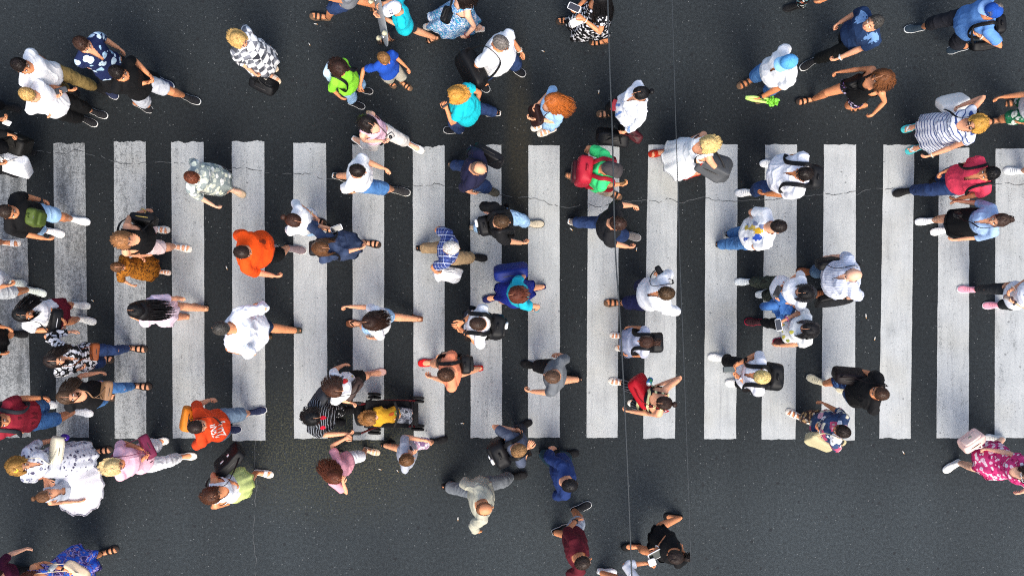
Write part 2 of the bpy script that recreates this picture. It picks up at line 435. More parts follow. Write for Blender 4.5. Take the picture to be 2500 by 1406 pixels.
def queue(m, voxel, smooth, fn):
    me = mesh_from('t', m.cat(), m.f, m.m, [], False); o = link('t', me)
    md = o.modifiers.new('r', 'REMESH'); md.mode = 'VOXEL'; md.voxel_size = voxel
    md = o.modifiers.new('s', 'SMOOTH'); md.factor = .5; md.iterations = smooth
    QUEUE.append((o, fn))
def flush():
    bpy.context.view_layer.update(); dg = bpy.context.evaluated_depsgraph_get(); out = []
    for o, fn in QUEUE:
        ev = o.evaluated_get(dg); me = ev.to_mesh()
        co = np.empty(len(me.vertices)*3, np.float32); me.vertices.foreach_get('co', co)
        no = np.empty(len(me.vertices)*3, np.float32); me.vertex_normals.foreach_get('vector', no)
        ix = np.empty(len(me.loops), np.int32); me.loops.foreach_get('vertex_index', ix)
        ls = np.empty(len(me.polygons), np.int32); me.polygons.foreach_get('loop_total', ls)
        assert (ls == 4).all()
        out.append((co.reshape(-1, 3).astype(float), ix.reshape(-1, 4).copy(), no.reshape(-1, 3).astype(float), fn)); ev.to_mesh_clear()
    for o, fn in QUEUE:
        me = o.data; bpy.data.objects.remove(o); bpy.data.meshes.remove(me)
    QUEUE.clear()
    for co, q, no, fn in out: fn(co, q, no)
def prune(co, q, keepface):
    q = q[keepface]; used = np.zeros(len(co), bool); used[q.ravel()] = True
    mp = np.cumsum(used) - 1; return co[used], mp[q]
def folds(co, no, amp, fr, seed, st=(1, 1, 1)):
    p = co * np.array(st) * fr + seed
    wv = np.stack([vn(p * .7 + 9), vn(p * .7 + 31), vn(p * .7 + 77)], 1) - .5
    a = vn(p + wv * 1.6); r = 1 - np.abs(2 * a - 1)
    return co + no * ((r ** 4 - .3) * amp * 1.15 + (vn(p * 2.3 + 5) - .5) * amp * .4)[:, None]

def finish(name, co, q, mats, parent, loc, extra=None):
    m = M(); m.add(loc(co), [q])
    if extra is not None:
        n0 = m.n
        for v in [loc(extra.cat())]: m.v.append(v)
        for fa, mi in zip(extra.f, extra.m): m.f.append(fa + n0); m.m.append(mi)
    return link(name, mesh_from(name, np.concatenate(m.v), m.f, m.m, mats), parent)

def armchain(J, a): S, E, Wr, d, c = J[a]; return [S, E, Wr]
def make_top(J, root, loc, mat, sleeve='short', neck='crew', hem=-.16, ofs=.014, belly=0, bust=0, flare=.012, amp=.008, name='shirt', cb=None):
    s, q = J['s'], J['s'] * (.5 + .5 * J['b']); m = M(); fem = J['sex'] != 'm'; ofs = .006 + ofs * .6
    pts, rad = torso_rings(J, ofs, hem, 1.0, belly, bust)
    n = len(rad); rad = [(a + flare * max(0, 1 - i / 5), b_ + flare * max(0, 1 - i / 5)) for i, (a, b_) in enumerate(rad)]
    m.tube(pts, rad, J['L'], 22, cap=.15)
    sl = {'none': 0, 'cap': .38, 'short': .72, 'elbow': 1.12, 'three': 1.5, 'long': 1.92}[sleeve]
    ar = (.88 if fem else 1.0); so = .006 + ofs*.4
    for sg, a in ((1, 'la'), (-1, 'ra')):
        ch = armchain(J, a); S = ch[0]
        m.tube([J['nb'] + J['Ls']*sg*.03*s - J['T']*.012*s, (J['nb']+S)/2 + J['T']*.014*s, S + J['T']*.008, S*.8+ch[1]*.2], [.046*q+so, .048*q+so, .05*q+so, .047*q+so], None, 12)
        if sl:
            us = np.linspace(0, sl, 6); R0 = np.interp(us, [0, .4, .8, 1, 1.3, 1.65, 2], [.05, .047, .04, .038, .041, .034, .028])
            m.tube([poly_at(ch, u) for u in us], [r*q*ar + so*(1.0 + (.8 if sl < 1.6 else .3) * u / sl) for r, u in zip(R0, us)], None, 14, cap=.1)
    nb, T, L, F = J['nb'], J['T'], J['Ls'], J['Fs']; sd = rng.uniform(0, 60)
    def fn(co, fc, no):
        d = co - nb; 
        co2 = folds(co, no, amp, 11, sd, (1, 1, .55))
        x, y, z = d @ F, d @ L, d @ T; c = fc
        xf, yf, zf = x[c].mean(1), y[c].mean(1), z[c].mean(1); cut = np.zeros(len(c), bool); k = s * (.94 if fem else 1)
        if neck in ('crew', 'tank', 'strap'): cut |= ((yf/(.078*k))**2 + ((xf-.012)/(.078*k))**2 < 1) & (zf > -.12)
        if neck == 'v': cut |= ((yf/(.08*k))**2 + (xf/(.072*k))**2 < 1) & (zf > -.12); cut |= (xf > 0) & (np.abs(yf) < .07*k*(1 - (xf/(.17*k)))) & (zf > -.2)
        if neck in ('scoop', 'tank', 'strap'): cut |= ((yf/(.1*k))**2 + (np.where(xf > 0, xf/(.15*k), xf/(.085*k)))**2 < 1) & (zf > -.24)
        if neck in ('tank',): cut |= (np.abs(yf) > .135*k) & (zf > -.14*k)
        if neck in ('strap',): cut |= (np.abs(yf) > .118*k) & (zf > -.15*k); cut |= (np.abs(yf) < .085*k) & (zf > -.1*k)
        if neck == 'off': cut |= (zf > -.075*k)
        c2, q2 = prune(co2, fc, ~cut)
        o = finish(name, c2, q2, [mat], root, loc)
        if cb: cb(o)
    queue(m, .0105, 4, fn)
def make_bottom(J, root, loc, mat, kind='long', ofs=.013, amp=.009, name=None):
    m = M(); q = J['s'] * (.5 + .5 * J['b'])
    end = {'long': 1.93, 'capri': 1.5, 'knee': 1.02, 'shorts': .78, 'mini': .42, 'slim': 1.9, 'wide': 1.95}[kind]
    if kind == 'slim': ofs = .007
    pts, rad = torso_rings(J, .004, -.14, .14); m.tube(pts, rad, J['L'], 20)
    for a in ('lg', 'rg'):
        ch = list(J[a]); us = np.linspace(0, end, 9); R0 = np.interp(us, [0, .25, .6, 1, 1.3, 1.65, 2], [.077, .080, .071, .056, .056, .047, .04])
        fl = .02 if kind == 'wide' else (.012 if kind in ('shorts', 'mini', 'knee', 'capri') else (.010 if kind == 'long' else 0))
        m.tube([poly_at(ch, u) for u in us], [r*q + ofs + fl * (u / end) for r, u in zip(R0, us)], None, 14, cap=.1)
    sd = rng.uniform(0, 60)
    def fn(co, fc, no):
        co2 = folds(co, no, amp, 13, sd, (.8, .8, 1.0))
        finish(name or ('trousers' if kind in ('long', 'slim', 'wide', 'capri') else 'shorts'), co2, fc, [mat], root, loc)
    queue(m, .0105, 4, fn)
def make_skirt(J, root, loc, mat, hem=.26, flare=.1, name='skirt', top=.12, nf=9, amp=.1, blow=(0, 0), sheer=None):
    # open skirt: rings from the waist out to a hem that takes in both legs
    h = J['h']; P = J['P']; hz = hem * h; D = np.linalg.norm(J['nb'] - P); n = 72; ks = 14
    tp = P + J['T'] * D * top; F, L = J['F'], J['L']; Fh = unit(F * A(1, 1, 0)); Lh = unit(L * A(1, 1, 0))
    fm = 1.0 if J['sex'] == 'm' else 1.0; b = J['b']; k = h / 1.75
    xs = []; ys = []
    for a in ('lg', 'rg'):
        hip, K, an = J[a]; z = hz
        c = K if z > K[2] else an
        o = (hip, K) if z > K[2] else (K, an); t = np.clip((o[0][2] - z) / max(.01, o[0][2] - o[1][2]), 0, 1); p = o[0] + (o[1] - o[0]) * t
        xs.append(np.dot(p - P, Fh)); ys.append(np.dot(p - P, Lh))
    cx, cy = (min(xs) + max(xs)) / 2, (min(ys) + max(ys)) / 2
    hx = (max(xs) - min(xs)) / 2 + .075 * k + flare; hy = (max(ys) - min(ys)) / 2 + .085 * k + flare
    ph = np.arange(n) * 2 * math.pi / n; p0 = rng.uniform(0, 6); rows = []
    for i in range(ks + 3):
        t = min(1, i / (ks - 1)); back = max(0, i - ks + 1)
        z = tp[2] + (hz - tp[2]) * t + back * .02
        ez = t ** .8
        a0, b0 = (.112 if t < .3 else .118) * k * b + .02, (.142 + .03 * min(1, t * 3)) * k * b + .02
        rx, ry = a0 + (hx - a0) * ez, b0 + (hy - b0) * ez
        rx = max(rx, a0); ry = max(ry, b0)
        w = 1 + amp * ez * (np.sin(nf * ph + p0 + .8 * np.sin(2 * ph)) * .6 + np.sin((nf * 2 + 1) * ph + p0 * 2) * .25) - (.015 if back else 0)
        c = tp[:2] * (1 - t) + P[:2] * t + Fh[:2] * cx * ez + Lh[:2] * cy * ez + np.array(blow) * t * t
        rows.append(np.column_stack([c[0] + Fh[0]*np.cos(ph)*rx*w + Lh[0]*np.sin(ph)*ry*w, c[1] + Fh[1]*np.cos(ph)*rx*w + Lh[1]*np.sin(ph)*ry*w, np.full(n, z) + (.015 * ez * np.sin(nf * ph * .5 + p0))]))
    v = np.concatenate(rows); K_ = len(rows)
    qd = np.array([(i*n+j, i*n+n+j, i*n+n+(j+1) % n, i*n+(j+1) % n) for i in range(K_-1) for j in range(n)])
    m = M(); m.add(loc(v), [qd]); return build(name, m, [mat], root)

FOOT = [(-.158, .018), (-.148, .028), (-.11, .034), (-.06, .034), (-.01, .044), (.03, .046), (.07, .04), (.095, .025), (.104, .008)]
def outline(s, grow=0.0, side=1, long=0.0):
    o = []
    for x, y in FOOT: o.append(((x + (long if x > .05 else 0)) * s + math.copysign(grow, x + .03) * (abs(x + .03) / .13), (y + (.006*side if x > 0 else 0)) * s + grow))
    for x, y in reversed(FOOT): o.append(((x + (long if x > .05 else 0)) * s + math.copysign(grow, x + .03) * (abs(x + .03) / .13), -(y - (.006*side if x > 0 else 0)) * s - grow))
    return o
def make_shoe(J, side, root, loc, kind, mat, solemat):
    ball, fu, v, fw = J[side + 'f']; s = J['s'] * 1.0; fr = (ball, fu, v, fw); sg = 1 if side == 'l' else -1
    name = {'sneak': 'shoe', 'flat': 'shoe', 'sandal': 'sandal', 'flip': 'flip_flop', 'boot': 'shoe', 'slide': 'sandal'}[kind]
    m = M()
    if kind in ('sneak', 'flat', 'boot'):
        hts = {'sneak': (.062, .08, .092, .086, .064, .052, .044, .034, .026), 'flat': (.05, .05, .045, .036, .034, .034, .032, .028, .022), 'boot': (.09, .12, .13, .11, .068, .055, .048, .036, .028)}[kind]
        rows = []; n = 16; ph = np.linspace(0, math.pi, n)
        for (x, y), hh in zip(FOOT, hts):
            for p in ph:
                cx, sx = math.cos(p), math.sin(p)
                yy = np.sign(cx) * abs(cx) ** .6 * (y + .004) * s + (.006*sg if x > 0 else 0) * s; zz = (.014 + (hh - .014) * sx ** .7) * s
                rows.append(ball + fu * x * 1.03 * s + v * yy + fw * zz)
        k = len(FOOT); q = [(i*n+j, i*n+j+1, i*n+n+j+1, i*n+n+j) for i in range(k-1) for j in range(n-1)]
        vv = np.array(rows); vv = np.vstack([vv, vv[:n].mean(0), vv[-n:].mean(0)])
        t = [(k*n, j+1, j) for j in range(n-1)] + [(k*n+1, (k-1)*n+j, (k-1)*n+j+1) for j in range(n-1)]
        m.add(vv, [np.array(q), np.array(t)])
        if kind == 'sneak':           # lacing
            for i in range(4):
                x = -.035 + i * .022
                m.tube([ball + fu*x*s + v*y*s + fw*(.086 - .009*i - abs(y)*.25)*s for y in (-.022, -.008, .008, .022)], .0028*s, fu, 5, 0)
        sh = build(name, m, [mat, solemat], root, loc)
        so = M(); so.prism(outline(s, .006, sg), .0, .026 * s, fr, 0, .0); build('sole', so, [solemat], sh, loc)
    else:
        m.prism(outline(s, .006, sg), .0, .016 * s, fr)
        sh = build(name, m, [solemat], root, loc); st = M()
        def arc(x0, x1, w, hgt): st.tube([ball + fu*(x0*(1-t)+x1*t)*s + v*math.cos(math.pi*t)*w*s + fw*(.012 + math.sin(math.pi*t)*hgt)*s for t in np.linspace(0, 1, 9)], (.013*s, .004*s), fu, 8)
        if kind == 'sandal': arc(.03, .03, .046, .04); arc(-.03, -.02, .042, .07); st.tube([ball + fu*(-.115 + .035*math.cos(a))*s + v*.035*math.sin(a)*s + fw*.085*s for a in np.linspace(0, 2*math.pi, 12)], (.009*s, .004*s), fw, 6, closed=True)
        elif kind == 'slide': arc(.02, .02, .048, .046); arc(-.005, -.005, .047, .052)
        elif kind == 'flip':
            for sy in (1, -1): st.tube([ball + fu*.05*s + v*sg*-.012*s + fw*.03*s, ball + fu*.02*s + v*sy*.022*s + fw*.045*s, ball - fu*.04*s + v*sy*.04*s + fw*.02*s], (.011*s, .005*s), fu, 7)
        build('strap', st, [mat], sh, loc)
    return sh

# ---- hair: a shell trimmed at the hairline plus many fine locks that follow the scalp and fall with gravity
def make_hair(J, root, loc, kind, col, ln=.3, blow=(0, 0, 0), part=False, vol=1.0, dens=1.0, bald=0):
    g = J['hs'] * (.97 if J['sex'] != 'm' else 1.0); f, l, u, H = J['hf'], J['hl'], J['hu'], J['H']
    c = H - f*.008*g + u*.012*g; long = kind in ('long', 'bob', 'curly', 'pony', 'bun')
    th = {'short': 1.07, 'crop': 1.035, 'bald': 1.02}.get(kind, 1.15) * (1 + .09 * (vol - 1)); R = A(.1, .079, .104) * g * th
    mats = [hairmat(HAIR.get(col, col)), skinmat(SKIN['f'])]; m = M()
    n, k = 36, 22; thv = np.linspace(0, math.pi, k + 1)[1:-1]; ph = np.arange(n) * 2 * math.pi / n
    TH, PH = np.meshgrid(thv, ph, indexing='ij'); d = np.stack([np.sin(TH)*np.cos(PH), np.sin(TH)*np.sin(PH), np.cos(TH)], -1).reshape(-1, 3)
    d = np.vstack([d, [0, 0, 1.0]])
    sd = rng.uniform(0, 50); amp = {'curly': .08, 'short': .05, 'crop': .02, 'bald': .01}.get(kind, .07)
    rr = 1 + (vn(d * (9 if kind == 'curly' else 7) + sd) - .5) * amp * 2
    v = c + (d * rr[:, None] * R) @ np.array([f, l, u])
    kk = k - 1; q = np.array([(i*n+j, i*n+n+j, i*n+n+(j+1) % n, i*n+(j+1) % n) for i in range(kk-1) for j in range(n)]); t = np.array([(kk*n, j, (j+1) % n) for j in range(n)])
    az = np.abs((PH.ravel() + math.pi) % (2*math.pi) - math.pi); az = np.append(az, 0)
    lim = np.interp(az, [0, .5, .9, 1.35, 1.75, 2.2, 3.2], [.52, .45, .22, -.12, -.05, -.45, -.62])
    if long: lim = np.interp(az, [0, .45, .8, 1.2, 1.75, 2.2, 3.2], [.6, .5, .12, -.5, -.75, -.8, -.85])
    ok = d[:, 2] > lim + (vn(d * 14 + 3) - .5) * .1
    if bald: ok &= ~((d[:, 2] > .45) & (d[:, 0] > -.95 + .25*(2-bald)) ) if bald == 1 else ~(d[:, 2] > .1)
    qa = q[ok[q].sum(1) >= 3]; ta = t[ok[t].sum(1) >= 2]
    m.add(v, [qa, ta]) if len(ta) else m.add(v, [qa])
    def surf(az_, pol, lift=1.0): 
        dd = A(math.sin(pol)*math.cos(az_), math.sin(pol)*math.sin(az_), math.cos(pol)); return c + np.array([f, l, u]).T @ (dd * R * lift)
    hm = UP * -1; bl = A(*blow)
    if long:
        N = int((260 if kind != 'bun' else 150) * dens)
        for i in range(N):
            a = rng.uniform(-math.pi, math.pi)
            if abs(a) < .75: a = math.copysign(.75 + rng.uniform(0, .5), a)
            p0 = rng.uniform(.03, .5); cr = rng.uniform(1.0, 1.035); ps = []
            if kind in ('bun', 'pony'):   # gathered at the back of the head
                tgt = c - f * .1 * g * th + u * (.01 if kind == 'pony' else .03) * g
                for t_ in np.linspace(0, 1, 6):
                    pp = surf(a, min(1.6, p0 + t_ * .9), cr); ps.append(pp * (1 - t_**2 * .85) + tgt * t_**2 * .85 if t_ < 1 else tgt)
                ps = [c + unit(x - c) * max(np.linalg.norm(x - c), np.linalg.norm((unit(x - c) @ np.array([f, l, u]).T) * R) * .99) for x in ps]
                rad = np.linspace(.005, .0035, len(ps)) * g
            else:
                for pol in np.linspace(p0, 1.55, 5): ps.append(surf(a, pol, cr))
                ll = ln * rng.uniform(.7, 1.08); drop = rng.uniform(.6, 1.0)
                out = unit(ps[-1] - c); tail = ps[-1]
                gat = -f * (.02 + .05 * rng.random()) * g
                wob = rng.uniform(0, 6); stp = 5
                for j in range(1, stp + 1):
                    w = j / stp
                    p = tail + UP * -ll * w + out * (.02 * math.sin(w * 2.2) * vol) + gat * w + bl * w * (.4 + .6 * w) + (f * math.sin(wob + 7 * w) + l * math.cos(wob + 6 * w)) * (.016 if kind == 'curly' else .006)
                    ps.append(p)
                rad = np.concatenate([np.linspace(.0055, .0075, 5), np.linspace(.0075, .0018, stp)]) * g * (1.2 if kind == 'curly' else 1.0)
            m.tube(ps, list(rad), None, 5, cap=.2)
        if kind in ('long', 'curly', 'bob'):   # the mass under the locks
            top = c - f*.04*g; ps = [top + u*.02*g, top - f*.035*g - UP*.06*g, top - f*.05*g - UP*(.06*g + ln*.4) + bl*.3, top - f*.055*g - UP*(.06*g + ln*.8) + bl*.8]
            m.tube(ps, [(.07*g*vol, .05*g*vol), (.085*g*vol, .055*g*vol), (.08*g*vol, .045*g*vol), (.045*g*vol, .02*g*vol)], l, 14)
        if kind == 'bun':
            m.ell(c - f*.125*g*th + u*.035*g, (f, l, u), (.035*g, .04*g, .035*g), 0, 12, 8)
        if kind == 'pony':
            t0 = c - f*.1*g*th + u*.01*g
            for i in range(int(90 * dens)):
                o1 = A(*rng.uniform(-1, 1, 3)) * .012; ll = ln * rng.uniform(.75, 1.05); sp = A(*rng.uniform(-1, 1, 3)) * .05 * vol
                m.tube([t0 + o1, t0 - f*.045*g + o1 + sp*.2, t0 - f*.06*g - UP*ll*.35 + o1 + sp*.6 + bl*.3, t0 - f*.055*g - UP*ll*.7 + sp*.8 + bl*.7, t0 - f*.04*g - UP*ll + sp + bl], list(np.array((.005, .006, .006, .005, .0015))*g), None, 5, cap=.2)
    elif kind in ('short', 'crop'):
        N = int((520 if kind == 'short' else 260) * dens); wh = rng.uniform(-.5, .5)
        for i in range(N):
            a = rng.uniform(-math.pi, math.pi); pol = math.acos(rng.uniform(-.1, .999)); lz = np.interp(abs(a), [0, .5, .9, 1.35, 1.75, 2.2, 3.2], [.52, .45, .22, -.12, -.05, -.45, -.62])
            if math.cos(pol) < lz + .06: continue
            if bald == 1 and math.cos(pol) > .4: continue
            st = (.03 if kind == 'short' else .014) / (.1) ; a2 = a + wh * .3; tip = 1.0 + (.06 if kind == 'short' else .03) * rng.random()
            m.tube([surf(a, pol, .985), surf((a + a2)/2, pol + st*.5, 1.02), surf(a2, pol + st, tip)], [.0036*g, .0036*g, .001*g], None, 3, cap=.2)
    if part:
        m.tube([surf(.12, pl, 1.012) for pl in np.linspace(-.15, .95, 8)], (.0028*g, .003*g), l, 5, 1)
    return build('hair', m, mats, root, loc)
def make_cap(J, root, loc, mat, brimmat=None, brim=True, yaw=0.0, wide=0.0):
    g = J['hs']; f, l, u, H = J['hf'], J['hl'], J['hu'], J['H']; y = math.radians(yaw)
    f, l = f*math.cos(y) + l*math.sin(y), l*math.cos(y) - f*math.sin(y)
    c = H + u*.018*g - f*.006*g; m = M(); n, k = 32, 9; R = A(.112, .092, .112)*g
    rows = []
    for th in np.linspace(0, math.pi/2 + .12, k)[1:]:
        for p in np.arange(n)*2*math.pi/n: rows.append(c + f*math.sin(th)*math.cos(p)*R[0] + l*math.sin(th)*math.sin(p)*R[1] + u*math.cos(th)*R[2])
    rows.append(c + u*R[2]); kk = k-1
    m.add(np.array(rows), [np.array([(i*n+j, i*n+n+j, i*n+n+(j+1) % n, i*n+(j+1) % n) for i in range(kk-1) for j in range(n)]), np.array([(kk*n, j, (j+1) % n) for j in range(n)])])
    m.ell(c + u*R[2], (f, l, u), (.008, .008, .005), 0, 8, 6)
    for i in range(6):               # panel seams
        p = i*math.pi/3; m.tube([c + f*math.sin(t)*math.cos(p)*R[0]*1.006 + l*math.sin(t)*math.sin(p)*R[1]*1.006 + u*math.cos(t)*R[2]*1.006 for t in np.linspace(.05, 1.6, 8)], .0022, None, 5)
    cap = build('cap', m, [mat], root, loc)
    if brim:
        bm = M(); po = []
        for a in np.linspace(-1.25, 1.25, 15): po.append((R[0]*.93*math.cos(a)**.8 + .0 if abs(a) < 1.4 else 0, R[1]*1.0*math.sin(a)))
        out = [(R[0]*.5 + (.115*g)*math.cos(a)**.7 + .02*g, R[1]*1.02*math.sin(a*1.1 if abs(a*1.1) < 1.5 else math.copysign(1.5, a))) for a in np.linspace(-1.35, 1.35, 19)]
        poly = [(R[0]*.2, -R[1]*.96)] + out + [(R[0]*.2, R[1]*.96)]
        bm.prism(poly, -.012*g, -.006*g, (c, unit(f - u*.22), l, unit(u + f*.22)))
        build('brim', bm, [brimmat or mat], cap, loc)
    return cap

PPL = {}
def P(key, label, head, face, L=None, R=None, l=None, r=None, top=None, bot=None, shoe=('sneak', '#222226', '#d8d8d8'), hair=('short', 'dk'), skin='t', cap=None, belly=0.0, bust=None, extra=None, group='people walking over the crosswalk', cb=None, **kw):
    J = skeleton(head, face, L, R, l, r, **kw)
    if bust is None: bust = .03 if J['sex'] == 'f' and J['h'] > 1.45 else 0
    root = empty('person', J['base'], J['th']); loc = localizer(J['base'], J['th']); J['root'] = root; J['loc'] = loc
    tag(root, label, 'person', group)
    shod = shoe is not None and shoe[0] in ('sneak', 'boot')
    hb = hairmat(HAIR.get(hair[1], hair[1]) if hair else '#3a2a20')
    bm, fg = make_body(J, shod, belly, bust); sm = skinmat(SKIN.get(skin, skin))
    mats = [sm, plain('#e8e4de', .3, name='eye_white'), plain('#1d1512', .4, name='brow'), plain('#a8584c', .5, name='lip')]
    queue(bm, .0095, 2, lambda co, q, no: finish('body', co, q, mats, root, loc, fg))
    if top:
        d = dict(top); mat = d.pop('m'); make_top(J, root, loc, mat, belly=belly, bust=bust, **d)
    if bot:
        d = dict(bot); mat = d.pop('m'); k = d.pop('k')
        if k == 'skirt': make_skirt(J, root, loc, mat, **d)
        else: make_bottom(J, root, loc, mat, k, **d)
    if shoe:
        a, b_ = (x if not isinstance(x, str) else plain(x, .7, name='leather', spec=.2) for x in shoe[1:3])
        for sd in 'lr': make_shoe(J, sd, root, loc, shoe[0], a, b_)
    if hair: make_hair(J, root, loc, hair[0], hair[1], *hair[2:3], **(hair[3] if len(hair) > 3 else {}))
    if cap: make_cap(J, root, loc, **cap)
    if extra:
        for e in extra: e(J)
    PPL[key] = J; return J
# ---- small worn pieces
def watch(side, col='#1c1c1e'):
    def f(J):
        S, E, Wr, d, c = J[side + 'a']; m = M(); a = unit(np.cross(d, UP)); b = np.cross(d, a); r = .033 * J['s']
        p = Wr - d*.012; m.tube([p + a*r*math.cos(t)*1.1 + b*r*math.sin(t)*.95 for t in np.linspace(0, 2*math.pi, 14)], (.009, .004), d, 6, closed=True)
        n = UP - d*np.dot(UP, d); n = unit(n); m.prism([(.016*math.cos(t), .016*math.sin(t)) for t in np.linspace(0, 2*math.pi, 12, endpoint=False)], r*.95, r*1.25, (p, d, np.cross(n, d), n), 0, .1)
        build('wristwatch', m, [plain(col, .35, name='strap')], J['root'], J['loc'])
    return f
def bangle(side, col):
    def f(J):
        S, E, Wr, d, c = J[side + 'a']; m = M(); a = unit(np.cross(d, UP)); b = np.cross(d, a); r = .034 * J['s']; p = Wr - d*.02
        m.tube([p + a*r*math.cos(t)*1.1 + b*r*math.sin(t) for t in np.linspace(0, 2*math.pi, 14)], (.006, .005), d, 6, closed=True)
        build('bracelet', m, [plain(col, .4, name='band')], J['root'], J['loc'])
    return f
def glasses(col='#141414', dark=True):
    def f(J):
        g = J['hs']; f_, l, u, H = J['hf'], J['hl'], J['hu'], J['H']; m = M()
        for sg in (1, -1):
            m.ell(H + f_*.1*g + l*sg*.032*g - u*.008*g, (f_, l, u), (.004*g, .026*g, .019*g), 0, 12, 8)
            m.tube([H + f_*.098*g + l*sg*.058*g, H + f_*.04*g + l*sg*.078*g, H - f_*.02*g + l*sg*.082*g], .0025*g, u, 5)
        m.tube([H + f_*.104*g + l*.012*g, H + f_*.106*g, H + f_*.104*g - l*.012*g], .003*g, u, 5)
        build('glasses', m, [plain(col, .15, name='lens')], J['root'], J['loc'])
    return f
def hairclip(col):
    def f(J):
        g = J['hs']; m = M(); c = J['H'] + J['hu']*.115*g + J['hf']*.02*g - J['hl']*.03*g
        for a in range(5): m.ell(c + J['hf']*.018*math.cos(a*1.257) + J['hl']*.018*math.sin(a*1.257), (J['hf'], J['hl'], J['hu']), (.015, .015, .007), 0, 8, 6)
        build('hair_clip', m, [plain(col, .4, name='clip')], J['root'], J['loc'])
    return f
def blobs(root, part, spots, lift=.004, name='print'):
    # printed patches laid on a garment: (forward, left, half length, half width, angle, colour)
    bv = BVHTree.FromObject(part, bpy.context.evaluated_depsgraph_get()) if False else None
    me = part.data; vs = [v.co.copy() for v in me.vertices]; bv = BVHTree.FromPolygons(vs, [p.vertices[:] for p in me.polygons])
    m = M(); mats = []; ix = {}
    for fx, ly, a, b, an, col in spots:
        if col not in ix: ix[col] = len(mats); mats.append(fab(col))
        n = 14; pts = []; good = True
        for rr in (0.0, .35, .7, 1.0):
            for j in range(n):
                t = j*2*math.pi/n; w = 1 + .12*math.sin(3*t + fx*40); x, y = a*rr*w*math.cos(t), b*rr*w*math.sin(t); ca, sa = math.cos(an), math.sin(an)
                hit = bv.ray_cast(Vector((fx + x*ca - y*sa, ly + x*sa + y*ca, 3)), Vector((0, 0, -1)))
                if hit[0] is None: pts.append(A(np.nan, 0, 0)); continue
                pts.append(A(*hit[0]) + A(*hit[1])*lift)
        pts = np.array(pts); bad = np.isnan(pts[:, 0]); qs = np.array([(i*n+j, i*n+n+j, i*n+n+(j+1) % n, i*n+(j+1) % n) for i in range(3) for j in range(n)])
        ed = np.max([np.abs(pts[qs[:, i], 2] - pts[qs[:, (i+1) % 4], 2]) for i in range(4)], axis=0)
        qs = qs[~bad[qs].any(1) & (ed < .085)]; pts[bad] = 0
        if len(qs): c2, q2 = prune(pts, qs, np.ones(len(qs), bool)); mm = M(); mm.add(c2, [q2]); build(name, mm, [mats[ix[col]]], part)
def lettering(part, text, fx, ly, size, ang, col, lift=.006, name='lettering'):
    cu = bpy.data.curves.new('txt', 'FONT'); cu.body = text; cu.size = size; cu.align_x = 'CENTER'; cu.align_y = 'CENTER'; cu.resolution_u = 2; cu.offset = .0015
    o = bpy.data.objects.new('txt', cu); COL.objects.link(o); bpy.context.view_layer.update()
    me = bpy.data.meshes.new_from_object(o.evaluated_get(bpy.context.evaluated_depsgraph_get())); bpy.data.objects.remove(o)
    bm = bmesh.new(); bm.from_mesh(me); bmesh.ops.triangulate(bm, faces=bm.faces[:]); bmesh.ops.subdivide_edges(bm, edges=[e for e in bm.edges if e.calc_length() > .012], cuts=2, use_grid_fill=True); bmesh.ops.triangulate(bm, faces=bm.faces[:]); bm.to_mesh(me); bm.free()
    src = part.data; bv = BVHTree.FromPolygons([v.co.copy() for v in src.vertices], [p.vertices[:] for p in src.polygons])
    ca, sa = math.cos(ang), math.sin(ang); zl = None
    for v in me.vertices:
        x, y = fx + v.co.x*ca - v.co.y*sa, ly + v.co.x*sa + v.co.y*ca
        hit = bv.ray_cast(Vector((x, y, 3)), Vector((0, 0, -1)))
        if hit[0] is not None: zl = hit[0].z + lift
        else: zl = zl if zl is not None else max(q.co.z for q in src.vertices) - .1
        v.co = (x, y, zl)
    me.materials.append(fab(col)); return link(name, me, part)
# ---------------------------------------------------------------- bags and carried things
def frame(ang, tilt=0.0, pitch=0.0):
    a = -math.radians(ang); x = A(math.cos(a), math.sin(a), 0); y = A(-math.sin(a), math.cos(a), 0); z = UP.copy()
    t = math.radians(tilt); y, z = y*math.cos(t) + z*math.sin(t), z*math.cos(t) - y*math.sin(t)
    t = math.radians(pitch); x, z = x*math.cos(t) + z*math.sin(t), z*math.cos(t) - x*math.sin(t)
    return x, y, z
def mt(c, rough=.55): return c if not isinstance(c, str) else plain(c, rough, name='bag', spec=.25)
def strap_over(J, side, a, b, cross=False):
    # from the bag's one end over a shoulder and back down to its other end
    sg = 1 if side == 'l' else -1; nb, T, L, F, s = J['nb'], J['T'], J['Ls'], J['Fs'], J['s']; q = s*(.5+.5*J['b'])
    k = .5 if not cross else .42; o = nb + L*sg*J['sw']*k*1.15
    top = o + T*.064*q; fr = o + F*.125*q - T*.05*s; bk = o - F*.12*q - T*.05*s
    if cross:
        sg2 = -sg; m1 = nb - T*.2*s + F*(.17*q); m2 = nb - T*.2*s - F*.155*q
        return curve([a, m1*.75 + a*.25 + F*.03, m1, fr + F*.02, top, bk - F*.015, m2, m2*.75 + b*.25 - F*.03, b], 6)
    return curve([a, fr*.6 + a*.4 + F*.04 + L*sg*.03, fr, top, bk, bk*.6 + b*.4 - F*.03 + L*sg*.03, b], 7)
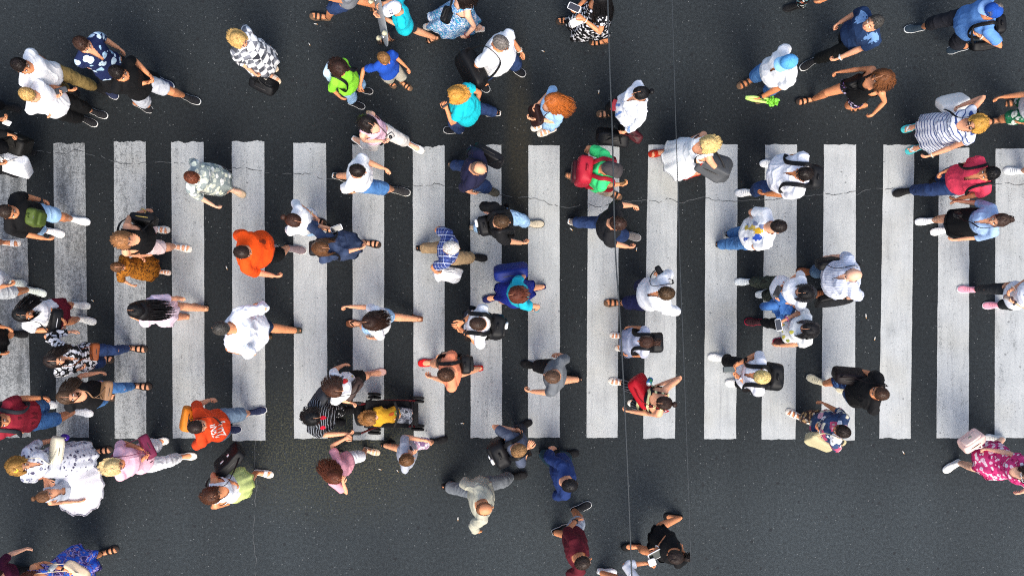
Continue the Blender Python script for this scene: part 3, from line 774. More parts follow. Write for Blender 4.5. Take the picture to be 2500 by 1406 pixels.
def bag(label, name, cat, at, dim, ang, mat, tilt=0, pitch=0, strap=None, hand=None, e=.4, flap=None, trim=None, sm=None, marks=(), group=None, sag=.0, taper=.0):
    c = W(*at); x, y, z = frame(ang, tilt, pitch); root = empty(name, c, -math.radians(ang)); loc = localizer(c, -math.radians(ang))
    tag(root, label, cat, group); l, w, h = (d/2 for d in dim); bm = M(); mat = mt(mat)
    bm.ell(c, (x, y, z), (l, w, h), 0, 28, 18, e)
    v = bm.v[0] - c; zz = v @ z / h; fac = 1 + taper*zz; v = np.outer(v @ x * fac, x) + np.outer(v @ y * (1 + taper*1.2*zz), y) + np.outer(v @ z, z)
    v += (np.stack([vn(v*9 + i*17 + c) for i in range(3)], 1) - .5) * (.018 + sag)
    bm.v[0] = v + c; build('bag_body', bm, [mat], root, loc)
    tm = mt(trim) if trim else plain('#2b2724', .4, name='trim')
    zm = M(); zm.tube([c + x*l*.85*t + z*h*1.0 + y*0 - z*abs(t)**3*h*.3 for t in np.linspace(-1, 1, 9)], (.006, .005), y, 6); build('zip', zm, [tm], root, loc)
    if flap:
        fm = M(); fm.ell(c + y*w*.75 + z*h*.15, (x, y, z), (l*.8, w*.45, h*.6), 0, 20, 12, .35); build('pocket', fm, [mt(flap)], root, loc)
        bk = M(); bk.ell(c + y*w*1.2 + z*h*.05, (x, y, z), (.022, .008, .016), 0, 10, 8, .4); build('buckle', bk, [plain('#b9b3a4', .3, .8, name='metal')], root, loc)
    smt = mt(sm) if sm else mat
    if hand:                          # carrying handles drawn up to a hand
        J, sd = hand; S, E, Wr, d, cu = J[sd + 'a']; hp = Wr + d*.08
        for sg in (1, -1):
            hm = M(); hm.tube(curve([c + x*l*.55 + y*sg*w*.5 + z*h*.85, (c + x*l*.3 + z*h)*.4 + hp*.6, hp + x*.01, (c - x*l*.3 + z*h)*.4 + hp*.6, c - x*l*.55 + y*sg*w*.5 + z*h*.85], 6), (.009, .005), None, 6); build('handle', hm, [smt], root, loc)
    if strap:
        J, sd = strap[0], strap[1]; hm = M()
        hm.tube(strap_over(J, sd, c + x*l*.85 + z*h*.6, c - x*l*.85 + z*h*.6, len(strap) > 2) if np.dot(x, J['F']) > 0 else strap_over(J, sd, c - x*l*.85 + z*h*.6, c + x*l*.85 + z*h*.6, len(strap) > 2), (.004, .014), J['L'], 8)
        build('strap', hm, [smt], root, loc)
    for mx, mz, ra, rb, col in marks:
        mm = M(); mm.ell(c + x*mx*l + y*w*1.0 + z*mz*h, (x, y, z), (ra, .006, rb), 0, 10, 8, .7); build('logo', mm, [plain(col, .6, name='print')], root, loc)
    return root
def backpack(label, J, mat, k=1.0, straps='lr', sm=None, dz=.0, dl=0.0, marks=(), pocket=None, out=0.0, front=False, group='backpacks', name='backpack'):
    nb, T, L, F, s = J['nb'], J['T'], J['Ls'], J['Fs'], J['s']; q = s*(.5+.5*J['b']); D = np.linalg.norm(nb - J['P'])
    sgn = 1 if front else -1; b = (F*(-.1*q) - T*.0)
    c = nb - T*(.23 + dz)*s + F*sgn*(.125*q + .075*k + out) + L*dl; root = empty(name, c, J['th']); loc = localizer(c, J['th']); tag(root, label, 'backpack' if not front else 'chest bag', group)
    mat = mt(mat); smt = mt(sm) if sm else mat
    m = M(); R = A(.085*k, .15*k, .215*k); m.ell(c, (F*sgn, L*sgn, T), R, 0, 28, 18, .45)
    v = m.v[0] - c; v += (np.stack([vn(v*11 + i*13 + c) for i in range(3)], 1) - .5)*.024; m.v[0] = v + c; build('bag_body', m, [mat], root, loc)
    p = M(); p.ell(c + F*sgn*.075*k - T*.055*k, (F*sgn, L*sgn, T), (.05*k, .115*k, .12*k), 0, 24, 14, .4); build('pocket', p, [mt(pocket) if pocket else mat], root, loc)
    z = M(); z.tube([c + L*.128*k*math.sin(t) + T*(.1*k*math.cos(t) + .085*k) + F*sgn*.06*k for t in np.linspace(-2, 2, 14)], .005, F, 6); build('zip', z, [plain('#5b5b5e', .4, name='zip')], root, loc)
    h = M(); h.tube(curve([c + L*.03*k + T*.205*k, c + L*.025*k + T*.245*k - F*sgn*.01, c - L*.025*k + T*.245*k - F*sgn*.01, c - L*.03*k + T*.205*k], 5), (.011, .005), F, 6); build('handle', h, [smt], root, loc)
    for sd in straps:
        sg = 1 if sd == 'l' else -1; o = nb + L*sg*J['sw']*.62; a0 = c - F*sgn*.06*k + L*sg*.06*k + T*.16*k; a1 = c - F*sgn*.05*k + L*sg*.13*k - T*.17*k
        f = F*-sgn
        pts = curve([a0, o + T*.045*q - f*.05*q, o + T*.052*q + f*.02*q, o + f*.115*q - T*.05*s, o + f*.14*q + L*sg*.02 - T*.15*s, o + f*.1*q + L*sg*.075*q - T*.27*s, a1], 6)
        st = M(); st.tube(pts, [(.026*min(1, k*1.1), .007)]*len(pts), L, 8); build('strap', st, [smt], root, loc)
    for ml, mz, ra, rb, col in marks:
        mm = M(); mm.ell(c + F*sgn*(.088*k + .03*k*(1 - abs(mz))) + L*ml*k + T*mz*.2*k, (F*sgn, L, T), (.02, ra, rb), 0, 12, 8, .7); build('logo', mm, [plain(col, .6, name='print')], root, loc)
    return root
def phone(label, at, ang, col='#1a1a1c', tilt=25, size=(.15, .075), face='#30343a', pitch=0, cat='phone', name='phone', group='phones in hand'):
    c = W(*at) if not hasattr(at, 'dtype') else at; x, y, z = frame(ang, tilt, pitch); root = empty(name, c, -math.radians(ang)); loc = localizer(c, -math.radians(ang)); tag(root, label, cat, group)
    m = M(); m.ell(c, (x, y, z), (size[0]/2, size[1]/2, .0075), 0, 24, 8, .3); build('case', m, [plain(col, .35, name='plastic')], root, loc)
    m = M(); m.ell(c + z*.006, (x, y, z), (size[0]*.44, size[1]*.44, .0035), 0, 24, 8, .2); build('screen', m, [plain(face, .1, name='glass')], root, loc)
    return root
def handpos(J, sd, d=.1):
    S, E, Wr, dd, c = J[sd + 'a']; return Wr + dd*d*J['s']
def simple(name, label, cat, at, ang=0, group=None):
    c = W(*at) if not hasattr(at, 'dtype') else at
    r = empty(name, c, -math.radians(ang)); tag(r, label, cat, group); return c, r, localizer(c, -math.radians(ang))
# ---------------------------------------------------------------- road, markings, wires
def asphalt_nodes(nt, oc):
    sep = nd(nt, 'SeparateXYZ', {0: oc})
    g1 = nd(nt, 'TexNoise', {'Vector': oc, 'Scale': 95.0, 'Detail': 3.0, 'Roughness': .7}).outputs[0]
    g2 = nd(nt, 'TexNoise', {'Vector': oc, 'Scale': 26.0, 'Detail': 4.0, 'Roughness': .65}).outputs[0]
    big = nd(nt, 'TexNoise', {'Vector': oc, 'Scale': .45, 'Detail': 4.0, 'Roughness': .55}).outputs[0]
    lane = nd(nt, 'TexNoise', {'Vector': nd(nt, 'Mapping', {'Vector': oc, 'Scale': (.8, .12, 1)}).outputs[0], 'Scale': 1.0, 'Detail': 3.0}).outputs[0]
    # darker band across the crossing, paler either side and towards the foot and right
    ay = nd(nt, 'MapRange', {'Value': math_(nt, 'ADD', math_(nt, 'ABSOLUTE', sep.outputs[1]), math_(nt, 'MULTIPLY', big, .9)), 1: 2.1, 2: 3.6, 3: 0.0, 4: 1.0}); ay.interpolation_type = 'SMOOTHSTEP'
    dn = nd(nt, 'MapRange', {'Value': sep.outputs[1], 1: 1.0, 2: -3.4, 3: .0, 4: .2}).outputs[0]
    wear_tone = math_(nt, 'ADD', math_(nt, 'ADD', math_(nt, 'MULTIPLY', big, .28), math_(nt, 'MULTIPLY', lane, .46)), math_(nt, 'ADD', math_(nt, 'MULTIPLY', ay.outputs[0], .26), math_(nt, 'ADD', dn, math_(nt, 'MULTIPLY', sep.outputs[0], .012))))  # random patches and lane streaks plus a tone set by position
    base = ramp(nt, wear_tone, [(.22, (0.0083, 0.0105, 0.0120)), (.45, (0.0115, 0.0146, 0.0167)), (.7, (0.0203, 0.0253, 0.0284)), (.95, (0.0301, 0.0374, 0.0416))], False)
    gr = ramp(nt, math_(nt, 'ADD', math_(nt, 'MULTIPLY', g1, .7), math_(nt, 'MULTIPLY', g2, .3)), [(.36, (.42, .42, .43)), (.5, (.95, .95, .95)), (.62, (1.9, 1.9, 1.9)), (.72, (3.0, 3.0, 3.0))], False)
    base = mixc(nt, 1.0, base, gr, 'MULTIPLY')
    # yellowish binder flecks low in the middle, brown drip line right of centre
    def blob(cx, cy, rx, ry):
        dx = math_(nt, 'DIVIDE', math_(nt, 'SUBTRACT', sep.outputs[0], cx), rx); dy = math_(nt, 'DIVIDE', math_(nt, 'SUBTRACT', sep.outputs[1], cy), ry)
        d = math_(nt, 'SQRT', math_(nt, 'ADD', math_(nt, 'MULTIPLY', dx, dx), math_(nt, 'MULTIPLY', dy, dy)))
        mr = nd(nt, 'MapRange', {'Value': d, 1: 1.0, 2: .25, 3: 0.0, 4: 1.0}); mr.interpolation_type = 'SMOOTHSTEP'; return mr.outputs[0]
    n3 = nd(nt, 'TexNoise', {'Vector': oc, 'Scale': 48.0, 'Detail': 2.0}).outputs[0]
    fl = math_(nt, 'MULTIPLY', blob(-2.3, -2.1, 1.9, 1.2), nd(nt, 'MapRange', {'Value': n3, 1: .48, 2: .62}).outputs[0])
    base = mixc(nt, math_(nt, 'MULTIPLY', fl, .75), base, (.06, .06, .034))
    dr = math_(nt, 'MULTIPLY', blob(.09, 2.0, .24, 1.9), nd(nt, 'MapRange', {'Value': g2, 1: .25, 2: .75}).outputs[0])
    base = mixc(nt, math_(nt, 'MULTIPLY', dr, .7), base, (.034, .027, .013))
    # pale chippings and dark tar spots
    v = nd(nt, 'TexVoronoi', {'Vector': oc, 'Scale': 26.0}); rc = nd(nt, 'SeparateColor', {0: v.outputs['Color']})
    k = math_(nt, 'MULTIPLY', math_(nt, 'LESS_THAN', v.outputs['Distance'], .15), math_(nt, 'GREATER_THAN', rc.outputs[0], .86))
    base = mixc(nt, math_(nt, 'MULTIPLY', k, .75), base, (.17, .18, .18))
    v2 = nd(nt, 'TexVoronoi', {'Vector': oc, 'Scale': 5.5}); rc2 = nd(nt, 'SeparateColor', {0: v2.outputs['Color']})
    n4 = nd(nt, 'TexNoise', {'Vector': oc, 'Scale': 30.0}).outputs[0]
    k2 = math_(nt, 'MULTIPLY', math_(nt, 'LESS_THAN', math_(nt, 'ADD', v2.outputs['Distance'], math_(nt, 'MULTIPLY', n4, .2)), .22), math_(nt, 'GREATER_THAN', rc2.outputs[1], .55))
    base = mixc(nt, math_(nt, 'MULTIPLY', k2, .55), base, (.010, .010, .012))
    return base, g1
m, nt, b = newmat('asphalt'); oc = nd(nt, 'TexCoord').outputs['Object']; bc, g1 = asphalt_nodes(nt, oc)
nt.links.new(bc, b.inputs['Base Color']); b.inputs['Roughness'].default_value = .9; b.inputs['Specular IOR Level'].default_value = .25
nt.links.new(nd(nt, 'Bump', {'Height': g1, 'Strength': .5, 'Distance': .006}).outputs[0], b.inputs['Normal'])
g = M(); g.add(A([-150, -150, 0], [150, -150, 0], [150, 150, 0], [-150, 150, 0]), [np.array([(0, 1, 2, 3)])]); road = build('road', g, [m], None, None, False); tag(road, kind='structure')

# worn thermoplastic bars: paint over asphalt, more of it gone on the left-hand bars
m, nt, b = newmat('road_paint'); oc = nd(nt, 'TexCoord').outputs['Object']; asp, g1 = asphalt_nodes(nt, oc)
wr = nd(nt, 'Attribute', attribute_type='OBJECT', attribute_name='wear_tone').outputs['Fac']
n1 = nd(nt, 'TexNoise', {'Vector': oc, 'Scale': 70.0, 'Detail': 4.0, 'Roughness': .75}).outputs[0]
n2 = nd(nt, 'TexNoise', {'Vector': nd(nt, 'Mapping', {'Vector': oc, 'Scale': (9, 1.1, 1)}).outputs[0], 'Scale': 1.0, 'Detail': 5.0, 'Roughness': .65}).outputs[0]
n3 = nd(nt, 'TexNoise', {'Vector': oc, 'Scale': 3.2, 'Detail': 4.0}).outputs[0]
n4 = nd(nt, 'TexNoise', {'Vector': oc, 'Scale': 17.0, 'Detail': 4.0, 'Roughness': .7}).outputs[0]
tone = math_(nt, 'ADD', math_(nt, 'MULTIPLY', n2, .5), math_(nt, 'MULTIPLY', n3, .5))
paint = ramp(nt, tone, [(.3, (0.2673, 0.2851, 0.2916)), (.44, (0.3726, 0.3937, 0.4001)), (.56, (0.4212, 0.4431, 0.4471)), (.72, (0.4860, 0.5038, 0.5054))], False)
paint = mixc(nt, nd(nt, 'MapRange', {'Value': n1, 1: .42, 2: .62, 3: .35, 4: 0.0}).outputs[0], paint, (.2, .212, .218))
ysh = nd(nt, 'MapRange', {'Value': nd(nt, 'TexNoise', {'Vector': oc, 'Scale': 1.1}).outputs[0], 1: .52, 2: .7, 3: 0.0, 4: .3}).outputs[0]
paint = mixc(nt, ysh, paint, (.36, .345, .275))
wn = math_(nt, 'ADD', math_(nt, 'MULTIPLY', n1, .45), math_(nt, 'ADD', math_(nt, 'MULTIPLY', n2, .3), math_(nt, 'MULTIPLY', n4, .25)))
lost = nd(nt, 'MapRange', {'Value': math_(nt, 'SUBTRACT', wn, math_(nt, 'MULTIPLY', wr, .13)), 1: .42, 2: .335, 3: 0.0, 4: 1.0}).outputs[0]
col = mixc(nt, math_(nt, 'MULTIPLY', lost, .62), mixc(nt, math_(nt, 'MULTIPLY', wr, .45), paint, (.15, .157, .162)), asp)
v2 = nd(nt, 'TexVoronoi', {'Vector': oc, 'Scale': 7.0}); rc2 = nd(nt, 'SeparateColor', {0: v2.outputs['Color']})
k2 = math_(nt, 'MULTIPLY', math_(nt, 'LESS_THAN', math_(nt, 'ADD', v2.outputs['Distance'], math_(nt, 'MULTIPLY', n4, .34)), .25), math_(nt, 'GREATER_THAN', rc2.outputs[1], .45))
col = mixc(nt, math_(nt, 'MULTIPLY', k2, .6), col, (.07, .075, .08))
v3 = nd(nt, 'TexVoronoi', {'Vector': oc, 'Scale': 19.0}); rc3 = nd(nt, 'SeparateColor', {0: v3.outputs['Color']})
k3 = math_(nt, 'MULTIPLY', math_(nt, 'LESS_THAN', math_(nt, 'ADD', v3.outputs['Distance'], math_(nt, 'MULTIPLY', n1, .3)), .3), math_(nt, 'GREATER_THAN', rc3.outputs[0], .72))
col = mixc(nt, math_(nt, 'MULTIPLY', k3, .5), col, (.06, .065, .07))
st = nd(nt, 'TexNoise', {'Vector': nd(nt, 'Mapping', {'Vector': oc, 'Scale': (30, 1.6, 1)}).outputs[0], 'Scale': 1.0, 'Detail': 4.0}).outputs[0]
col = mixc(nt, nd(nt, 'MapRange', {'Value': st, 1: .55, 2: .75, 3: 0.0, 4: .45}).outputs[0], col, (.2, .21, .22))
nt.links.new(col, b.inputs['Base Color']); b.inputs['Roughness'].default_value = .8; b.inputs['Specular IOR Level'].default_value = .3
nt.links.new(nd(nt, 'Bump', {'Height': n1, 'Strength': .3, 'Distance': .004}).outputs[0], b.inputs['Normal'])
BARS = [(-14, 64, 352, -14, 75, 1068, 1.0), (130, 207, 350, 138, 217, 1068, .95), (278, 356, 346, 280, 357, 1070, .75), (418, 497, 347, 422, 500, 1070, .38), (566, 645, 346, 568, 648, 1075, .28), (716, 796, 349, 718, 800, 1070, .1), (860, 938, 351, 862, 937, 1074, .2), (1008, 1086, 357, 1010, 1085, 1070, .15), (1148, 1224, 354, 1149, 1226, 1069, .32), (1290, 1366, 355, 1289, 1367, 1068, .05), (1436, 1512, 356, 1432, 1508, 1068, 0), (1583, 1655, 354, 1570, 1648, 1070, .02), (1723, 1801, 353, 1719, 1797, 1071, 0), (1868, 1946, 354, 1859, 1942, 1072, .05), (2012, 2090, 353, 2005, 2087, 1074, .03), (2157, 2232, 354, 2146, 2223, 1070, .08), (2293, 2367, 361, 2286, 2365, 1069, .3), (2431, 2508, 364, 2428, 2507, 1069, .28)]
for i, (a, b_, t, c, d, bo, wear_tone) in enumerate(BARS):
    q = []; n = 90; r = np.random.default_rng(i)
    def jit(k, s): return np.convolve(r.normal(0, 1, k + 4), [.2, .2, .2, .2, .2], 'valid') * s
    le = [(a + (c-a)*u + j, t + (bo-t)*u) for u, j in zip(np.linspace(0, 1, n), jit(n, .6))]; ri = [(b_ + (d-b_)*u + j, t + (bo-t)*u) for u, j in zip(np.linspace(0, 1, n), jit(n, .6))]
    k = 24; xs = np.linspace(0, 1, k)[1:-1]
    tp = [(a + (b_-a)*u, t + j) for u, j in zip(xs, jit(k-2, 1.6 + 2.2*(i in (1, 2, 3, 4, 6, 7))))]; bt = [(c + (d-c)*u, bo + j) for u, j in zip(xs, jit(k-2, 1.6))]
    # lattice: rows down the bar with ragged ends
    rows = [[le[0]] + tp + [ri[0]]]
    for y in range(1, n-1): rows.append([le[y]] + [(le[y][0] + (ri[y][0]-le[y][0])*u, le[y][1]) for u in xs] + [ri[y]])
    rows.append([le[-1]] + bt + [ri[-1]])
    v = np.array([W(x, y, .004) for row in rows for x, y in row]); f = np.array([(y*k+x, (y+1)*k+x, (y+1)*k+x+1, y*k+x+1) for y in range(n-1) for x in range(k-1)])
    mm = M(); mm.add(v, [f]); o = build('crosswalk_stripe', mm, [m], None, None, False); o['wear_tone'] = wear_tone; tag(o, kind='structure', group='painted bars of the crosswalk')
# cracks
def crack(name, segs, col, wid, z, seed):
    r = np.random.default_rng(seed); mm = M()
    for pts in segs:
        p = []
        for (x0, y0), (x1, y1) in zip(pts[:-1], pts[1:]):
            n = max(2, int(math.hypot(x1-x0, y1-y0)/5))
            for u in np.linspace(0, 1, n, endpoint=False): p.append((x0+(x1-x0)*u, y0+(y1-y0)*u))
        p.append(pts[-1]); p = np.array(p, float); j = r.normal(0, 1.0, p.shape); j = j*.6 + np.roll(j, 1, 0)*.4; p += j*1.5; p += np.column_stack([vn(np.column_stack([p/30, np.full(len(p), seed+i*9.)])) - .5 for i in (0, 1)])*9
        P3 = np.array([W(x, y, z) for x, y in p]); T = np.gradient(P3, axis=0); N = np.column_stack([-T[:, 1], T[:, 0], T[:, 2]*0]); N /= np.linalg.norm(N, axis=1)[:, None] + 1e-9
        w = wid*(.35 + 1.1*vn(np.column_stack([p/11, np.full(len(p), seed*3.)])))[:, None]
        v = np.empty((len(p)*2, 3)); v[0::2] = P3 + N*w; v[1::2] = P3 - N*w
        mm.add(v, [np.array([(2*i, 2*i+1, 2*i+3, 2*i+2) for i in range(len(p)-1) if w[i, 0] > wid*.72])])
    o = build(name, mm, [plain(col, .9, name='crack')], None, None, False); tag(o, kind='structure')
CR = [(70, 362), (130, 372), (165, 376), (185, 364), (207, 373), (245, 382), (278, 396), (300, 402), (356, 398), (418, 398), (450, 402), (500, 406), (540, 404), (568, 411), (600, 410), (645, 418), (680, 425), (718, 424), (745, 421), (770, 430), (796, 436), (840, 442), (862, 447), (938, 450), (985, 456), (1010, 455), (1062, 450), (1086, 456), (1150, 466), (1224, 477), (1290, 482), (1366, 504), (1390, 507), (1435, 498), (1460, 505), (1490, 497), (1583, 488), (1610, 492), (1630, 486), (1655, 494), (1722, 484), (1760, 490), (1800, 490), (1868, 488), (1946, 482), (1990, 476), (2012, 473), (2090, 470), (2115, 462), (2155, 460), (2185, 464), (2232, 458), (2292, 466), (2367, 462), (2430, 452), (2465, 448), (2505, 452)]
on, off = [], []; cur = [CR[0]]
def onbar(x): return any(a - 2 <= x <= b_ + 2 for a, b_, *_ in BARS)
for p0, p1 in zip(CR[:-1], CR[1:]): (on if onbar((p0[0]+p1[0])/2) else off).append([p0, p1])
crack('road_crack', off + [[(625, 1076), (622, 1130), (628, 1180), (624, 1240), (618, 1300), (626, 1360), (625, 1412)]], '#505355', .0030, .003, 3)
crack('stripe_crack', on, '#3a3d40', .0034, .008, 5)
# overhead wires of the trolleybus line, well above the crowd
def wire(label, pts, z, r):
    mm = M(); p = [W(x, y, z) for x, y in pts]; base = p[0]; mm.tube(curve(p, 8), r, None, 8); o = empty('overhead_wire', base); tag(o, label, 'wire', 'overhead wires across the street')
    build('cable', mm, [plain('#2b3033', .6, 0.0, name='wire')], o, localizer(base, 0)); return o
wire('thicker dark overhead wire crossing the street in front of the green shirt man', [(1482, -60), (1488, 150), (1495, 330), (1502, 600), (1515, 800), (1530, 1100), (1545, 1470)], 5.6, .006)
wire('thinner dark overhead wire crossing the street beside the blonde in white', [(1639, -60), (1646, 180), (1651, 340), (1656, 480), (1660, 640), (1672, 950), (1690, 1470)], 5.9, .0032)
# litter that one can tell apart
for i, (x, y, a, k, c) in enumerate([(553, 653, 70, 1, '#dedcd4'), (1394, 559, 40, 1, '#c9c7c2'), (1554, 608, 100, 1, '#d8d6d0'), (2136, 825, 100, 1, '#dddcd6'), (2114, 770, 80, 1.2, '#b9b9b6'), (855, 3, 110, 1, '#d5d3cc'), (770, 59, 10, 1, '#d5d3cc'), (828, 1031, 20, 1, '#b8b8b2'), (1128, 1033, 0, .9, '#c4c2bb'), (1462, 224, 100, 1, '#c9c7c0'), (755, 108, 60, .8, '#c2c0b8'), (1325, 125, 30, .9, '#cfc9b8'), (1118, 1265, 90, 1, '#d0cec8'), (927, 1145, 20, .8, '#e4e2dc'), (2205, 1103, 60, .9, '#cfcfcb'), (500, 1013, 30, .8, '#b8b6b0'), (225, 733, 20, .8, '#e4e2dc'), (970, 1148, 50, .8, '#cfcac0')]):
    c, rt, lo = simple('cigarette_butt', ['white cigarette butt on the dark road between two stripes', 'pale cigarette butt lying on the open asphalt'][0 if 350 < y < 1070 else 1], 'litter', (x, y, .012), a, 'cigarette butts on the asphalt between the stripes' if 350 < y < 1070 else 'cigarette butts on the open asphalt')
    X, Y, Z = frame(a); mm = M(); mm.tube([c - X*.017*k, c + X*.017*k], .006*k, None, 8); build('paper', mm, [plain(c_ := c if False else '#d8d6d0', .8, name='paper')], rt, lo)
    mm = M(); mm.tube([c + X*.0175*k, c + X*.029*k], .0062*k, None, 8); build('filter', mm, [plain('#b98a55', .8, name='paper')], rt, lo)
# ---------------------------------------------------------------- light and camera
ELEV, AZ = 54.0, -78.0           # open sky to the foot of the picture; shade falls up the picture
w_ = bpy.data.worlds.new('World'); sc.world = w_; w_.use_nodes = True; nt = w_.node_tree
sky = nt.nodes.new('ShaderNodeTexSky'); sky.sky_type = 'NISHITA'; sky.sun_disc = False; sky.sun_elevation = math.radians(ELEV); sky.sun_rotation = math.radians(90 - AZ); sky.dust_density = 4.0; sky.air_density = 1.0; sky.ozone_density = 1.0
bg = nt.nodes['Background']; bg.inputs[1].default_value = .13; nt.links.new(sky.outputs[0], bg.inputs[0])
sl = bpy.data.lights.new('sun', 'SUN'); sl.energy = 1.4; sl.angle = math.radians(34); sl.color = (1, .96, .86); so = bpy.data.objects.new('sun', sl); COL.objects.link(so)
dv = Vector((math.cos(math.radians(AZ))*math.cos(math.radians(ELEV)), math.sin(math.radians(AZ))*math.cos(math.radians(ELEV)), math.sin(math.radians(ELEV)))); so.rotation_euler = dv.to_track_quat('Z', 'Y').to_euler(); so.location = dv*30
cd = bpy.data.cameras.new('camera'); cam = bpy.data.objects.new('camera', cd); COL.objects.link(cam); cam.location = (0, 0, CAMH); cd.sensor_width = 36; cd.lens = 36*CAMH/(2500/PXM); cd.clip_end = 500; sc.camera = cam
sc.view_settings.view_transform = 'Standard'; sc.view_settings.look = 'None'; sc.view_settings.exposure = 1.12; sc.view_settings.gamma = 1
sc.cycles.use_denoising = False; sc.cycles.use_adaptive_sampling = False; sc.cycles.pixel_filter_type = 'BLACKMAN_HARRIS'; sc.cycles.filter_width = 1.15
sc.cycles.max_bounces = 5; sc.cycles.diffuse_bounces = 3
# ---------------------------------------------------------------- the crowd, in photo pixels: head, heading, feet (L, R), hands (l, r: x, y, height share, curl)
def T(m, sleeve='short', neck='crew', **k): return dict(m=m if not isinstance(m, str) else fab(m), sleeve=sleeve, neck=neck, **k)
def B(k, m, **kw): return dict(m=m if not isinstance(m, str) else fab(m), k=k, **kw)
WHT, BLK, NAVY = '#f4f4f4', '#0e0e10', '#1b2036'
JEAN, LJEAN, DJEAN = fab('#27477a', 'denim', ('#4a74a8',), 9), fab('#7fa5c8', 'denim', ('#b8d2e6',), 9), fab('#15294d', 'denim', ('#2a4678',), 9)
MJEAN = fab('#2f5b8f', 'denim', ('#6393c0',), 10)
SNB = ('sneak', '#1c1d22', '#e6e6e2'); SNW = ('sneak', '#e8e8e6', '#f2f2f0'); SNN = ('sneak', '#1d2440', '#e8e8e6'); SNK = ('sneak', '#151518', '#2a2a2c'); SNG = ('sneak', '#7b7470', '#e0e0dc')
SDB = ('sandal', '#1a1716', '#3a302a'); SDW = ('sandal', '#ece8e2', '#e5ddd0'); SDT = ('sandal', '#2c2622', '#6a5442')
LG, RG = 'people walking to the right over the crosswalk', 'people walking to the left over the crosswalk'
R_, L_ = dict(group=LG), dict(group=RG)

# --- top left corner
P('tan', 'man in white t-shirt and tan trousers walking beside the blond boy with the phone', (50, 160), 22, L=(248, 220), R=(165, 222), l=(124, 158), r=(171, 221, .52), top=T(WHT), bot=B('long', '#8d7748'), shoe=SNK, h=1.8, **R_)
P('blondphone', 'blond boy in white t-shirt and black three-quarter trousers looking at his phone', (68, 231), 22, L=(236, 276), R=(212, 294), l=(120, 273, .6), r=(147, 231, .66, .6), top=T(WHT), bot=B('capri', BLK), shoe=SNB, hair=('short', 'bl'), skin='f', h=1.66, b=1.03, pit=25, **R_)
phone('black phone in the raised hand of the blond boy in white', (150, 221, 1.13), -15, '#141416', 15)
P('pineapple', 'man in navy shirt with white pineapple print', (201, 108), 32, L=(400, 202), R=(262, 222), l=(296, 122), r=(258, 178), top=T(fab('#16224a', 'blot', ('#c4dcee', '#9fc4e0'), 9, th=.42), 'short', 'v', flare=.02), bot=B('long', '#15161a'), shoe=SNN, hair=('short', '#3a2419'), skin='f', h=1.78, **R_)
P('blackclasp', 'young man in black t-shirt and light grey shorts with hands clasped in front', (288, 178), 24, L=(463, 241), R=(345, 258), l=(371, 190, .6, .7), r=(367, 200, .6, .7), top=T(BLK), bot=B('shorts', '#b9bcc2'), shoe=SNB, h=1.76, **R_)
P('checkdress', 'blonde woman in black and white checked dress carrying a black handbag', (584, 98), 38, L=(656, 157), R=(663, 186), l=(620, 88), r=(624, 183, .5, .8), sex='f', top=T(fab('#eeeeee', 'check', ('#1b1d26', '#8f929c'), 11), 'elbow', 'crew', hem=.05, ofs=.02, flare=.03), bot=B('skirt', fab('#eeeeee', 'check', ('#1b1d26', '#8f929c'), 11), hem=.28, flare=.07, name='dress_skirt'), shoe=('slide', '#e7d6c2', '#d9c3a8'), hair=('bob', 'bl', .05), skin='f', h=1.62, b=1.1, **R_)
bag('black leather handbag hanging from the checked dress woman\'s right hand', 'handbag', 'handbag', (645, 206, .5), (.34, .13, .26), 25, '#121214', tilt=35, hand=(PPL['checkdress'], 'r'), flap='#1a1a1c', e=.35)

# --- top edge
P('topgrey', 'man in grey t-shirt, blue shorts and brown sandals at the top edge', (845, -62), 185, L=(785, 42), R=(925, 22), l=(806, 0, .55), r=(870, -90), top=T('#7d8086'), bot=B('knee', DJEAN), shoe=SDT, h=1.78, b=1.05, **L_)
Jk = P('skater', 'boy in white cap and turquoise t-shirt carrying a skateboard', (962, 20), 165, body=170, L=(945, 97), R=(1057, 97), l=(921, 38, .62, .8), r=(930, 12, .62), top=T('#19c8d8', 'short'), bot=B('shorts', '#232a31'), shoe=SDB, hair=('short', 'br'), skin='f', h=1.5, cap=dict(mat=fab('#efeff2')), pit=15, **L_)
c, rt, lo = simple('skateboard', 'skateboard held upright under the arm of the boy in the white cap', 'skateboard', (930, 42, .95), 90)
X, Y, Z = frame(78, 62)
m_ = M(); m_.prism([(.37*math.cos(t)*abs(math.cos(t))**-.3 if abs(math.cos(t)) > .02 else 0, .1*math.sin(t)) for t in np.linspace(0, 2*math.pi, 28, endpoint=False)], -.006, .006, (c, X, Y, Z), 0, .04); build('deck', m_, [plain('#8c8f90', .5, name='wood')], rt, lo)
for sx in (-.23, .23):
    m_ = M(); m_.ell(c + X*sx + Z*.025, (X, Y, Z), (.04, .03, .022), 0, 12, 8, .5); m_.tube([c + X*sx - Y*.1 + Z*.045, c + X*sx + Y*.1 + Z*.045], .009, None, 8); tk = build('truck', m_, [plain('#a9adb0', .3, .8, name='metal')], rt, lo)
    for sy in (-.1, .1):
        m_ = M(); m_.tube([c + X*sx + Y*(sy-.018) + Z*.045, c + X*sx + Y*(sy+.018) + Z*.045], .03, None, 16, cap=.1); build('wheel', m_, [plain('#c6bfa0', .5, name='rubber')], rt, lo)
